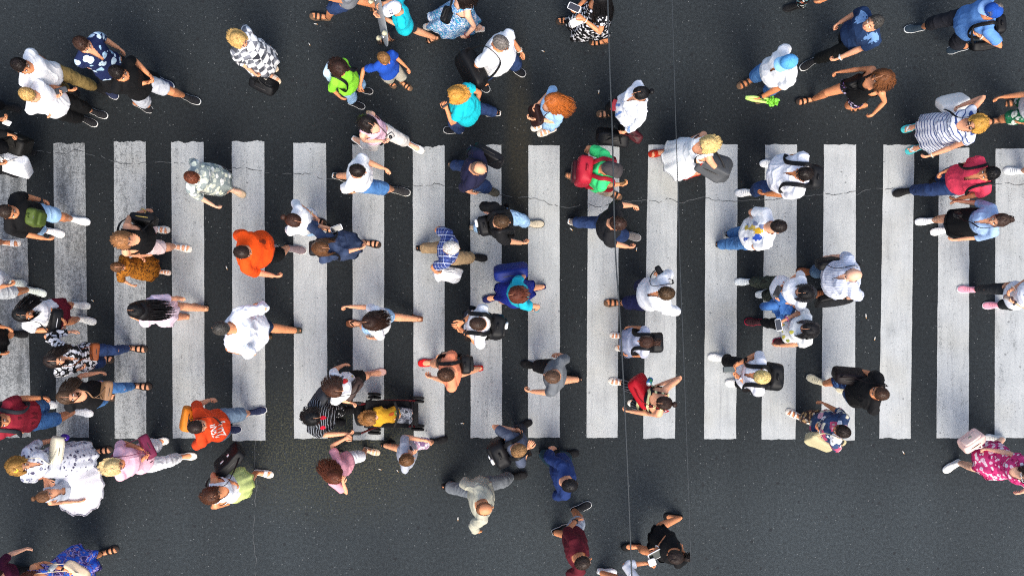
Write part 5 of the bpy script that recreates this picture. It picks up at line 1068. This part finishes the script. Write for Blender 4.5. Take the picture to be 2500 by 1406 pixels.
# --- middle and right of the crossing
Jpl = P('plaid', 'white-haired man in blue plaid shirt and beige trousers with a white plastic bag', (1103, 605), 4, L=(1032, 607), R=(1162, 628), l=(1076, 556), r=(1066, 666, .5, .8), top=T(fab('#27356b', 'plaid', ('#4f62a0', '#33447e'), 24, th=.6), 'short', 'crew', ofs=.018), bot=B('long', '#a48a68'), shoe=SNK, hair=('short', 'wh', 0, dict(dens=.8)), skin='t', h=1.72, b=1.02, pit=14, **R_)
bag('thin white plastic bag hanging from the plaid shirt man\'s hand', 'plastic_bag', 'bag', (1092, 670, .5), (.36, .12, .24), 8, '#e6e8ea', tilt=-30, hand=(Jpl, 'r'), sag=.07, trim='#dfe1e3')
Jbk = P('blackpack', 'man in black t-shirt and light jeans with a black backpack', (1226, 541), 4, L=(1300, 547), R=(1163, 557), l=(1188, 512, .5), r=(1279, 594, .52, .7), top=T('#1a1a1c', 'elbow', 'crew', ofs=.018), bot=B('long', LJEAN), shoe=('sneak', '#b8ad98', '#2a2a28'), hair=('crop', '#4a3420'), skin='f', h=1.78, b=1.05, pit=14, **R_)
backpack('black backpack with white mark on the man in the black t-shirt', Jbk, '#18181a', .8, marks=((.06, .35, .05, .02, '#e6e6e6'),))
Jtq = P('royalskirt', 'brown-haired woman in turquoise top and long royal blue skirt', (1261, 719), 180, body=170, L=(1205, 727), R=(1314, 702), l=(1308, 757, .55, .5), r=(1257, 671, .55, .8), sex='f', top=T('#1ba9bd', 'cap', 'crew', ofs=.014, amp=.01), bot=B('skirt', '#1c2f96', hem=.24, flare=.05, nf=6, amp=.14, blow=(.03, .04)), shoe=('flat', '#1a1f4e', '#1a1f4e'), hair=('bob', '#5a2c1c', .06, dict(part=True)), skin='f', h=1.68, extra=[bangle('l', '#2a8a9a'), bangle('r', '#3a3a3a')], pit=22, **L_)
bag('dark blue handbag hanging from the royal blue skirt woman\'s arm', 'handbag', 'handbag', (1247, 663, .9), (.42, .15, .26), 172, '#16276e', tilt=-25, hand=(Jtq, 'r'), flap='#1a2d80')
Jwp = P('whitepack', 'man in white t-shirt with both forearms folded forward and a black backpack', (1166, 790), 188, L=(1150, 812), R=(1158, 775), l=(1122, 802, .66, .4), r=(1120, 792, .68, .4), top=T(WHT, 'short', 'crew', ofs=.016), bot=B('knee', '#2b3040'), shoe=SNK, hair=('crop', '#3a281e'), skin='t', h=1.78, b=1.08, pit=25, extra=[watch('l'), watch('r')], **L_)
backpack('black backpack with white logo on the man with folded forearms', Jwp, '#17181a', 1.05, marks=((-.02, .35, .04, .025, '#eeeeee'), (-.05, .2, .02, .03, '#eeeeee')))
Jsa = P('salmon', 'man in salmon t-shirt and red shoes with a black sling bag', (1088, 914), 188, body=172, L=(1160, 900), R=(1049, 885), l=(1051, 920, .52, .5), r=(1076, 866, .52, .5), top=T('#f2916a', 'short', 'crew', ofs=.018), bot=B('mini', '#5d4535'), shoe=('flat', '#c9191f', '#c2201f'), hair=('short', '#4a3020'), skin='f', h=1.76, b=1.04, pit=18, extra=[watch('r')], **L_)
backpack('black sling bag on the back of the salmon t-shirt man', Jsa, '#17181a', .78, 'r', dl=-.08)
P('greytee', 'man with cropped hair in grey t-shirt and black shorts', (1347, 919), 192, body=186, L=(1402, 924), R=(1300, 892), l=(1292, 955, .52, .7), r=(1360, 864, .5, .8), top=T('#686c70', 'short', 'crew', ofs=.018), bot=B('knee', '#16161a'), shoe=SNK, hair=('crop', '#5a4232'), skin='f', h=1.76, b=1.06, pit=12, **L_)
Jwx = P('whitecross', 'man in white t-shirt and navy shorts with a thin black strap on his shoulder', (1625, 716), 180, L=(1504, 739), R=(1580, 701), l=(1642, 760, .42), r=(1609, 664, .42, .6), top=T('#f0f1f3', 'elbow', 'v', ofs=.02, flare=.02), bot=B('knee', '#1c2048'), shoe=SDT, hair=('short', '#4b3722'), skin='t', h=1.8, b=1.08, pit=8, **L_)
bag('thin black sling pouch at the shoulder of the white t-shirt man in navy shorts', 'sling_bag', 'bag', (1613, 668, 1.3), (.2, .07, .13), 60, '#18181a', strap=(Jwx, 'r'))
Jgb = P('girlpack', 'girl in pale grey-blue dress with a black backpack', (1576, 834), 184, L=(1525, 850), R=(1512, 820), l=(1532, 868, .48, .5), r=(1536, 798, .48, .5), sex='f', bust=0, top=T('#c6cbdc', 'short', 'crew', hem=.05), bot=B('skirt', '#a8afc6', hem=.4, flare=.05, name='dress_skirt'), shoe=SDW, hair=('pony', '#3c2419', .16), skin='t', h=1.45, b=1.05, pit=8, **L_)
backpack('boxy black backpack on the girl in the grey-blue dress', Jgb, '#17181a', .85)
Jrb = P('redbag', 'woman in striped camisole and pinstripe trousers with a red shoulder bag', (1620, 983), 186, L=(1560, 985), R=(1513, 933), l=(1530, 1003, .52, .6), r=(1602, 941, .66, .8), sex='f', top=T(fab('#1a1a20', 'stripex', ('#e8e4a8', '#4f6fae'), 14, th=.6), 'none', 'strap'), bot=B('long', fab('#1c1c22', 'stripey', ('#8a8d96',), 30, th=.85)), shoe=SDW, hair=('bun', '#2e1d15', .1, dict(part=True)), skin='f', h=1.66, b=1.08, pit=15, **L_)
bag('bright red leather shoulder bag of the woman in the striped camisole', 'shoulder_bag', 'bag', (1570, 956, 1.0), (.42, .16, .3), 238, '#a3101e', tilt=-35, strap=(Jrb, 'l'), trim='#3a1418')
c, rt, lo = simple('drink_can', 'blue drink can with white dot held by the woman with the red bag', 'can', (1586, 931, 1.16), 0)
m_ = M(); X, Y, Z = frame(35, 35); m_.tube([c - Z*.055, c - Z*.045, c + Z*.045, c + Z*.055], [.026, .034, .034, .027], None, 18, cap=0); can = build('can_body', m_, [fab('#2a62b0', 'camo', ('#4f9a58', '#3f80c8'), 12)], rt, lo)
m_ = M(); m_.tube([c + Z*.056, c + Z*.06], .027, None, 18, cap=0); build('lid', m_, [plain('#dfe6ec', .3, .7, name='metal')], rt, lo)
Jbp = P('baldstripe', 'bald man in pale striped shirt carrying two black bags', (2083, 671), 180, L=(2010, 718), R=(1974, 664), l=(2064, 727, .5, .8), r=(2019, 627, .52, .7), top=T(fab('#c3cade', 'stripey', ('#dfe4ee',), 34, th=.6), 'elbow', 'v', ofs=.022, flare=.035, amp=.012), bot=B('long', '#4a6480'), shoe=('sneak', '#7a4a30', '#6a4028'), hair=None, skin='p', h=1.78, b=1.22, belly=.07, extra=[watch('l')], **L_)
bag('black document bag carried low in the bald man\'s hand', 'handbag', 'bag', (2040, 731, .55), (.5, .1, .34), 172, '#131316', tilt=20, hand=(Jbp, 'l'))
bag('black shoulder bag on the far hip of the bald man', 'shoulder_bag', 'bag', (2028, 641, .95), (.36, .12, .24), 172, '#151518', tilt=-15, strap=(Jbp, 'r'))
Jjk = P('jacket', 'black-haired woman in white t-shirt with a denim jacket over her arm', (1966, 715), 184, body=176, L=(1872, 717), R=(1822, 688), l=(1897, 728, .62, .7), r=(1905, 703, .64, .7), sex='f', top=T('#eef0f4', 'short', 'crew', ofs=.018), bot=B('long', fab('#2a3028', 'camo', ('#3f463a', '#1c201c'), 12)), shoe=('sneak', '#cfd6d8', '#e8eeee'), hair=('long', 'bk', .26, dict(part=True, vol=1.1)), skin='f', h=1.68, pit=18, extra=[bangle('r', '#b0552a')], **L_)
phone('black phone with white edge held by the woman with the denim jacket', (1898, 712, 1.14), -65, '#18181a', 10, face='#2a2c30')
c, rt, lo = simple('denim_jacket', 'blue denim jacket draped over the forearm of the woman in white', 'jacket', (1914, 753, .98), 170)
m_ = M(); X, Y, Z = frame(200)
for i in range(7): m_.ell(c + X*rng.normal(0, .07) + Y*rng.normal(0, .05) + Z*(.03 - .03*i), frame(rng.uniform(0, 360), rng.uniform(-30, 30)), (.12, .085, .06), 0, 18, 10)
queue(m_, .0105, 3, lambda co, q, no, rt=rt, lo=lo: finish('jacket_body', folds(co, no, .03, 13, 5), q, [fab('#22508e', 'denim', ('#5b8cc0',), 16)], rt, lo))
m_ = M(); m_.tube([c + X*.1 + Z*.05, c + X*.17 + Y*.03 - Z*.03, c + X*.2 + Y*.05 - Z*.2], [.05, .055, .05], None, 12); build('sleeve', m_, [fab('#22508e', 'denim', ('#5b8cc0',), 16)], rt, lo)
P('flowertee', 'black-haired woman in white t-shirt with yellow flowers looking at her phone', (1977, 803), 186, body=178, L=(1915, 833), R=(1846, 786), l=(1898, 844, .52, .3), r=(1908, 785, .62, .8), sex='f', top=T('#eef0ee', 'short', 'crew', ofs=.02, cb=lambda o: blobs(PPL['flowertee']['root'], o, [(.1, .0, .028, .022, .4, '#d8cf5a'), (.12, .07, .026, .02, .9, '#cfc45a'), (.13, -.08, .03, .022, .2, '#d9d26a'), (.17, .02, .02, .03, .2, '#c8b49a'), (.07, .11, .018, .02, .2, '#8f9a4a')])), bot=B('slim', '#141417'), shoe=('sneak', '#2a1218', '#c02848'), hair=('long', '#121012', .3, dict(part=True, vol=1.2, blow=(-.04, -.02, 0))), skin='f', h=1.68, pit=22, extra=[bangle('r', '#c060a0')], **L_)
phone('white framed phone held by the woman in the flower t-shirt', (1901, 793, 1.1), 80, '#f0f0f0', 20, face='#3a3d44')
Jbw = P('blondphoneman', 'blond person in white t-shirt and black trousers looking at a phone in both hands', (1859, 920), 184, L=(1800, 935), R=(1758, 874), l=(1796, 914, .64, .6), r=(1797, 891, .64, .6), top=T('#f0f0f6', 'short', 'v', ofs=.018), bot=B('long', '#141417'), shoe=SNW, hair=('short', '#d6bd7c', 0, dict(vol=1.2)), skin='t', h=1.74, b=1.05, pit=22, extra=[watch('l', '#c8c8cc')], **L_)
phone('grey phone held in both hands of the blond person with a backpack', (1780, 902, 1.16), 178, '#2c2e30', 8, face='#5a605e')
backpack('large plain black backpack of the blond person looking at a phone', Jbw, '#141517', 1.12)
Jbj = P('blackjort', 'man in black t-shirt and blue patterned shorts with a dark bag at his side', (2149, 960), 196, body=200, L=(2070, 955), R=(1997, 930), l=(2101, 986, .5), r=(2076, 900, .52), top=T('#161618', 'short', 'crew', ofs=.02), bot=B('knee', fab('#1f335c', 'blot', ('#6d8fbe', '#3d5f96'), 18, th=.45)), shoe=('sneak', '#b8b29a', '#d8d2c0'), hair=('crop', '#3b2619'), skin='t', h=1.78, b=1.12, pit=10, **L_)
bag('dark maroon and black bag at the side of the man in patterned shorts', 'shoulder_bag', 'bag', (2074, 917, .95), (.4, .15, .26), 185, '#1e1418', tilt=-25, strap=(Jbj, 'r'))
Jfl = P('floralblue', 'dark-haired woman in dark blue floral blouse with pink flowers', (2056, 1052), 202, body=204, L=(1985, 1030), R=(1944, 1014), l=(1997, 1047, .58, .4), r=(2007, 982, .52), sex='f', top=T(fab('#34486b', 'blot', ('#d8d0b8', '#c8506e', '#eeeef0', '#2c3a58', '#e6a8b4'), 12, th=.56), 'elbow', 'crew', hem=-.3, ofs=.022, flare=.04), bot=B('long', fab('#3a2c28', 'blot', ('#c9a06a', '#d8c8b8', '#8a5a4a'), 16, th=.45)), shoe=SDW, hair=('short', '#251a14'), skin='t', h=1.66, b=1.15, pit=10, extra=[bangle('l', '#7a5a3a')], **L_)
bag('beige fabric bag held by the floral blouse woman', 'shoulder_bag', 'bag', (2004, 1078, .9), (.34, .12, .26), 20, '#b8ad88', tilt=-25, strap=(Jfl, 'l'), sag=.04)
Jpd = P('pinkdress', 'woman in pink floral dress and white shoes at the right edge', (2514, 1162), 168, body=180, L=(2327, 1136, 150), R=(2432, 1070), l=(2488, 1204), r=(2404, 1095, .55, .8), sex='f', top=T(fab('#d23a78', 'blot', ('#f0d0dc', '#a81858', '#f2e8ec'), 17, th=.46), 'cap', 'scoop', hem=.05, ofs=.02), bot=B('skirt', fab('#d23a78', 'blot', ('#f0d0dc', '#a81858', '#f2e8ec'), 17, th=.46), hem=.34, flare=.05, name='dress_skirt', nf=7), shoe=('sneak', '#dedcd4', '#ecebe6'), hair=('long', 'dk', .2), skin='p', h=1.7, extra=[glasses('#e8e6e4')], **L_)
bag('pale pink box handbag swinging from the pink floral dress woman\'s hand', 'handbag', 'handbag', (2371, 1076, .75), (.3, .13, .2), -35, '#e8bfb2', tilt=35, hand=(Jpd, 'r'), e=.3, flap='#eccabc', sm='#f0e2da')
# --- left edge and lower left corner
Jol = P('olive', 'man in black t-shirt and denim shorts with an olive green chest bag', (16, 517), 14, L=(190, 538), R=(128, 566), l=(108, 490, .52, .5), r=(115, 584, .52, .4), top=T('#141416', 'elbow', 'crew', ofs=.018), bot=B('shorts', LJEAN), shoe=SNW, hair=('crop', '#2e2118'), skin='t', h=1.8, b=1.1, extra=[watch('l')], **R_)
backpack('olive green bag worn across the chest of the man in the black t-shirt', Jol, '#4a5a26', .72, '', front=True, out=-.02)
P('offsandal', 'person at the left edge with only a white sandal in the picture', (-130, 600), 5, L=(22, 593), R=(-40, 615), top=T('#c8ccd0'), bot=B('knee', '#d8d2c8'), shoe=('slide', '#ece8e4', '#e6ddd2'), sex='f', hair=('bob', 'br', .06), h=1.66, **R_)
P('offwhite', 'man in white clothes and running shoes at the left edge', (-92, 682), 14, L=(35, 690), R=(84, 711), l=(-20, 640), r=(24, 696, .5, .6), top=T('#e8eaee', 'short', ofs=.02), bot=B('knee', '#cdd3d8'), shoe=('sneak', '#c8d0c8', '#e0e4e0'), hair=('short', 'br'), skin='t', h=1.78, b=1.1, **R_)
Jbh = P('maroonskirt', 'woman with flowing black hair in white t-shirt and maroon skirt holding a black bag', (56, 768), 12, body=10, L=(192, 745), R=(207, 781), l=(158, 784, .6, .7), r=(152, 806, .58, .7), sex='f', top=T('#ececee', 'short', 'crew'), bot=B('skirt', '#6d1628', hem=.4, flare=.03), shoe=('sneak', '#cfcfca', '#dcdcd6'), hair=('long', 'bk', .3, dict(part=True, vol=1.2, blow=(.06, .12, 0))), skin='t', h=1.68, pit=-5, extra=[bangle('r', '#1a1a1a')], **R_)
bag('black leather shoulder bag held in front of the woman in the maroon skirt', 'shoulder_bag', 'bag', (133, 787, .95), (.36, .14, .26), 100, '#121215', tilt=-35, strap=(Jbh, 'r'), trim='#c8c8c8')
P('offblack', 'woman in black clothes mostly beyond the left edge', (-70, 824), 8, L=(40, 815), R=(-10, 850), l=(20, 800, .5), r=(8, 864, .55), sex='f', top=T('#151518', 'elbow', ofs=.02), bot=B('skirt', '#151518', hem=.35, flare=.05), shoe=SNK, hair=('long', 'bk', .2), h=1.68, extra=[bangle('r', '#3fb0b8')], **R_)
Jri = P('ripped', 'woman in black and white leaf print blouse and ripped blue jeans', (132, 880), 8, L=(332, 851), R=(250, 875), l=(180, 808, .6), r=(202, 898, .6, .6), sex='f', top=T(fab('#17181c', 'blot', ('#dcdce0',), 20, th=.52), 'long', 'v', ofs=.02, amp=.011), bot=B('slim', DJEAN), shoe=SDB, hair=('long', '#241a16', .32, dict(part=True, blow=(.06, .08, 0))), skin='f', h=1.7, pit=-12, **R_)
bag('small brown leather bag on the hip of the ripped jeans woman', 'shoulder_bag', 'bag', (230, 858, .95), (.22, .09, .2), 95, '#7a3f1e', tilt=-35, strap=(Jri, 'r', 1))
Jta = P('blacktank', 'woman in black tank top and blue jeans with a tan bag', (164, 968), 6, L=(342, 943), R=(255, 968), l=(248, 908, .52, .5), r=(216, 988, .52), sex='f', top=T('#131316', 'none', 'scoop'), bot=B('slim', MJEAN), shoe=SDB, hair=('long', '#4a3626', .3, dict(part=True, blow=(.02, .1, 0))), skin='f', h=1.72, pit=-14, bust=.045, **R_)
bag('tan suede bag on the hip of the black tank top woman in jeans', 'shoulder_bag', 'bag', (260, 953, 1.0), (.24, .1, .18), 98, '#8d6c50', tilt=-40, strap=(Jta, 'l', 1))
Jre = P('redtee', 'man in dark red t-shirt and denim shorts at the left edge', (-6, 1030), 6, L=(108, 988), R=(198, 1006), l=(110, 970, .52, .7), r=(48, 1055, .5), top=T('#8e2030', 'short', 'crew', ofs=.018, cb=lambda o: blobs(PPL['redtee']['root'], o, [(.14, .03, .06, .07, .3, '#5e1420'), (.16, -.06, .05, .04, .8, '#5a1420')])), bot=B('knee', MJEAN), shoe=SNW, hair=('short', 'dk'), skin='t', h=1.8, b=1.1, pit=-5, extra=[watch('l')], **R_)
backpack('backpack with dark straps on the man in the dark red t-shirt', Jre, '#23252a', .9)
Jgf = P('greyfloral', 'curly blonde woman in long grey floral dress with a yellow hair clip', (46, 1138), 2, body=-6, L=(246, 1101), R=(190, 1125), l=(148, 1068, .55, .8), r=(133, 1160, .52, .8), sex='f', top=T(fab('#d6d9e2', 'blot', ('#75788c', '#a9acbc', '#4a4660'), 16, th=.36), 'elbow', 'v', hem=.05, ofs=.02), bot=B('skirt', fab('#d6d9e2', 'blot', ('#75788c', '#a9acbc', '#4a4660'), 16, th=.36), hem=.18, flare=.08, name='dress_skirt', nf=7), shoe=SDB, hair=('curly', '#9c7238', .08, dict(vol=1.1)), skin='f', h=1.7, b=1.1, pit=-2, extra=[bangle('l', '#c03a2a'), hairclip('#f0c020')], **R_)
bag('cream leather crossbody bag of the grey floral dress woman', 'shoulder_bag', 'bag', (138, 1098, 1.05), (.34, .12, .2), 98, '#d6d0b8', tilt=-40, strap=(Jgf, 'l', 1), flap='#e0dac4', trim='#2a2a2a')
c, rt, lo = simple('purse', 'small purple purse in the hand of the grey floral dress woman', 'purse', (159, 1067, .92), 20)
m_ = M(); m_.ell(c, frame(20, 30), (.05, .03, .04), 0, 14, 10, .6); build('purse_body', m_, [plain('#3a1a8e', .4, name='leather')], rt, lo); m_ = M(); m_.tube([c + UP*.04 - A(.03, 0, 0), c + UP*.045 + A(.03, 0, 0)], .006); build('clasp', m_, [plain('#c8c0b0', .3, .8, name='metal')], rt, lo)
P('tutu', 'little girl in white tulle dress with a silver bodice', (108, 1211), -10, body=-4, L=(222, 1168), R=(212, 1192), l=(122, 1178, .8, .6), r=(196, 1224, .5), sex='f', bust=0, top=T('#b8bec8', 'none', 'tank', hem=.05, ofs=.014), bot=B('skirt', '#f6f2f5', hem=.28, flare=.24, nf=13, amp=.06, name='tulle_skirt'), shoe=SDW, hair=('bun', '#6d4a30', .08), skin='f', h=1.22, **R_)
Jpk = P('pinkwhite', 'blonde woman in pink t-shirt and white trousers clutching a maroon bag', (279, 1138), -4, L=(384, 1079), R=(452, 1114), l=(356, 1098, .6, .6), r=(361, 1110, .64, .6), sex='f', top=T('#eebccb', 'short', 'crew', ofs=.018, cb=lambda o: blobs(PPL['pinkwhite']['root'], o, [(.12, .03, .05, .008, 1.2, '#3a2028'), (.15, -.03, .04, .007, .6, '#3a2028'), (.1, .08, .03, .006, .3, '#4a2a30')])), bot=B('long', '#eceef2'), shoe=('flat', '#eee6da', '#e8e0d4'), hair=('bob', '#d2b680', .0, dict(vol=1.1)), skin='t', h=1.68, b=1.08, **R_)
bag('maroon leather shoulder bag held against the blonde woman in pink', 'shoulder_bag', 'bag', (360, 1090, 1.0), (.3, .12, .22), 62, '#6d2440', tilt=-30, strap=(Jpk, 'l'))
Jli = P('limeskirt', 'brown-haired woman in white top and lime yellow skirt with a black handbag', (519, 1209), -10, L=(585, 1175), R=(640, 1155, 8), l=(576, 1181, .62, .5), r=(552, 1232), sex='f', top=T('#f2f2f4', 'none', 'tank', ofs=.016), bot=B('skirt', '#d3df8e', hem=.36, flare=.09), shoe=('slide', '#f0efec', '#ddd6cc'), hair=('bob', '#4d2d1c', .1, dict(part=True)), skin='t', h=1.66, b=1.05, pit=12, **R_)
bag('black handbag hanging from the elbow of the lime skirt woman', 'handbag', 'handbag', (560, 1122, .95), (.42, .14, .3), -45, '#121215', tilt=30, strap=(Jli, 'l'), e=.3, marks=((.2, .2, .02, .02, '#e8e8e8'), (-.3, .3, .03, .015, '#d8d8d8')))
Jpu = P('purple', 'woman in blue and purple patterned dress at the bottom left corner', (62, 1424), -12, body=-14, L=(262, 1347), R=(200, 1382), l=(168, 1392, .6, .5), r=(100, 1450), sex='f', top=T(fab('#2f58c0', 'camo', ('#2f6fd8', '#4a2a78', '#a99ac8', '#2a2a6a'), 14), 'none', 'tank', hem=.05), bot=B('skirt', fab('#2f58c0', 'camo', ('#2f6fd8', '#4a2a78', '#a99ac8', '#2a2a6a'), 14), hem=.3, flare=.1, nf=7, amp=.2, name='dress_skirt'), shoe=SDB, hair=('long', '#5a2418', .3), skin='t', h=1.7, extra=[watch('l')], **R_)
bag('cream canvas bag on the arm of the patterned dress woman at the bottom left', 'shoulder_bag', 'bag', (189, 1392, 1.0), (.32, .12, .26), 30, '#d8c0a0', tilt=-30, strap=(Jpu, 'l'), sm='#e0ccb0')
c, rt, lo = simple('water_bottle', 'clear water bottle with grey cap carried by the patterned dress woman', 'bottle', (126, 1387, 1.15), 30)
X, Y, Z = frame(30, 20); m_ = M(); m_.tube([c - Z*.1, c - Z*.09, c + Z*.03, c + Z*.06], [.02, .033, .033, .02], None, 16, cap=.1); build('bottle_body', m_, [plain('#b8bcbc', .15, name='plastic')], rt, lo); m_ = M(); m_.tube([c + Z*.06, c + Z*.085], .022, None, 14, cap=.1); build('bottle_cap', m_, [plain('#7f9a8c', .4, name='plastic')], rt, lo)
P('burgundy', 'person with brown hair in burgundy top at the very bottom left', (-14, 1412), 10, L=(50, 1390), R=(80, 1420), sex='f', top=T('#4a1230', 'short'), bot=B('long', '#1c1c22'), shoe=SNK, hair=('bob', '#3a221a', .08), skin='p', h=1.66, **R_)
Jlb = P('offbags', 'person in black clothes beyond the left edge carrying bags', (-95, 352), 12, L=(58, 368), R=(20, 420), l=(30, 330, .5, .8), r=(5, 400, .5, .8), top=T('#17181a', 'long', ofs=.02), bot=B('long', '#15161a'), shoe=SNK, hair=('short', 'bk'), h=1.78, **R_)
bag('black boxy leather bag at the left edge', 'handbag', 'bag', (34, 350, .5), (.4, .22, .3), 20, '#1c1b19', tilt=15, hand=(Jlb, 'l'), e=.3, flap='#242320')
bag('white paper shopping bag at the left edge above the first stripe', 'shopping_bag', 'bag', (30, 398, .45), (.46, .15, .36), 20, '#eceef0', tilt=-30, hand=(Jlb, 'r'), e=.22, sm='#d8d4cc', trim='#e4e4e4')
P('offhand', 'person beyond the left edge whose hand holds a white paper', (-110, 268), 14, L=(20, 262), R=(-30, 290), l=(-60, 240), r=(10, 290, .58, .7), top=T('#22242a'), bot=B('long', '#1a1b20'), shoe=SNK, h=1.76, **R_)
phone('folded white paper in a hand at the left edge', (17, 300, 1.0), 20, '#f0f0ec', -30, (.1, .07), '#f4f4f0', cat='paper', name='folded_paper', group='things carried in the hand')
# --- stroller with the sitting child
c, rt, lo = simple('stroller', 'black folding stroller with dark red frame pushed by the woman in stripes', 'stroller', (940, 1012, 0.0), 4)
fr_ = plain('#2a2a2d', .4, .4, name='metal'); rd_ = plain('#5c141c', .4, .3, name='metal'); rub = plain('#151516', .8, name='rubber'); clo = fab('#17181b')
def S_(px, py, z): return W(px, py, z)
for s_, y0 in ((1, 0), (-1, 1)):
    hy, wy = (984, 974) if y0 == 0 else (1058, 1044)
    m_ = M(); m_.tube(curve([S_(866, hy, 1.0), S_(884, hy + s_*2, .9), S_(930, wy + s_*4, .5), S_(1016, wy + s_*4, .14)], 5), .0125, None, 8); build('side_rail', m_, [rd_], rt, lo)
    m_ = M(); m_.tube([S_(862, hy, 1.01), S_(880, hy, .95)], .02, None, 10); build('handle', m_, [rub], rt, lo)
    m_ = M(); m_.tube([S_(900, wy + s_*4, .62), S_(914, wy + s_*-4, .12)], .011, None, 8); build('rear_leg', m_, [fr_], rt, lo)
    for wx, wyy in ((914, wy - s_*8), (1020, wy + s_*1)):
        for dy in (-4.2, 4.2):
            m_ = M(); p0 = S_(wx, wyy + dy, .085); ax = A(.07, 1, 0); m_.tube([p0 - ax*.012, p0 + ax*.012], .085, None, 20, cap=.1); wh = build('wheel', m_, [rub], rt, lo)
            m_ = M(); m_.tube([p0 - ax*.014, p0 + ax*.014], .045, None, 14, cap=.05); build('rim', m_, [plain('#9a958c', .4, .5, name='metal')], wh, lo)
m_ = M(); m_.tube([S_(904, 980, .5), S_(904, 1042, .5)], .01, None, 8); m_.tube([S_(1006, 980, .2), S_(1006, 1042, .2)], .01, None, 8); build('crossbar', m_, [fr_], rt, lo)
m_ = M(); v0 = [S_(892, y, z) for y, z in ((984, .86), (1036, .86))] + [S_(960, y, .42) for y in (982, 1040)] + [S_(998, y, .38) for y in (984, 1038)]
m_.tube(curve([(v0[0]+v0[1])/2, (v0[2]+v0[3])/2 - UP*.02, (v0[4]+v0[5])/2], 5), (.17, .02), A(0, 1, 0), 20); seat = build('seat', m_, [clo], rt, lo)
m_ = M(); m_.tube([S_(878, 1010, .72), S_(886, 1010, .4)], (.15, .07), A(0, 1, 0), 16); build('storage_pouch', m_, [fab('#202124')], rt, lo)
m_ = M(); m_.tube(curve([S_(963, 980, .62), S_(972, 1010, .66), S_(963, 1042, .62)], 6), .016, None, 8); build('bumper_bar', m_, [rub], rt, lo)
m_ = M(); m_.tube([S_(1012, 984, .16), S_(1012, 1038, .16)], (.05, .012), A(1, 0, 0), 10); build('footrest', m_, [rub], rt, lo)
P('strollerkid', 'curly-haired toddler in yellow t-shirt sitting in the stroller', (904, 1020), 4, L=(1021, 1004), R=(1021, 1028), l=(968, 1008, .62, .5), r=(964, 1022, .62, .5), top=T('#d6a02a', 'short', 'crew', ofs=.014, cb=lambda o: blobs(PPL['strollerkid']['root'], o, [(-.02, .02, .03, .02, .4, '#d0602a'), (.03, .03, .02, .03, .1, '#7a9a4a')])), bot=B('knee', fab('#6d7178', 'camo', ('#aeb2b6', '#3f4248'), 16)), shoe=('sneak', '#3f4a5c', '#8a929c'), hair=('curly', '#8a5f34', .02), skin='p', h=.9, b=.98, pel=(962, 1012, .5), hz=.86, fz=.22, pit=12, group='people walking over the crosswalk')
flush()
# lettering on the white cap
_cap = [o for o in PPL['skater']['root'].children if o.name.startswith('cap')][0]
lettering(_cap, '23', .085, .02, .05, math.pi/2, '#3a3f70', .004)
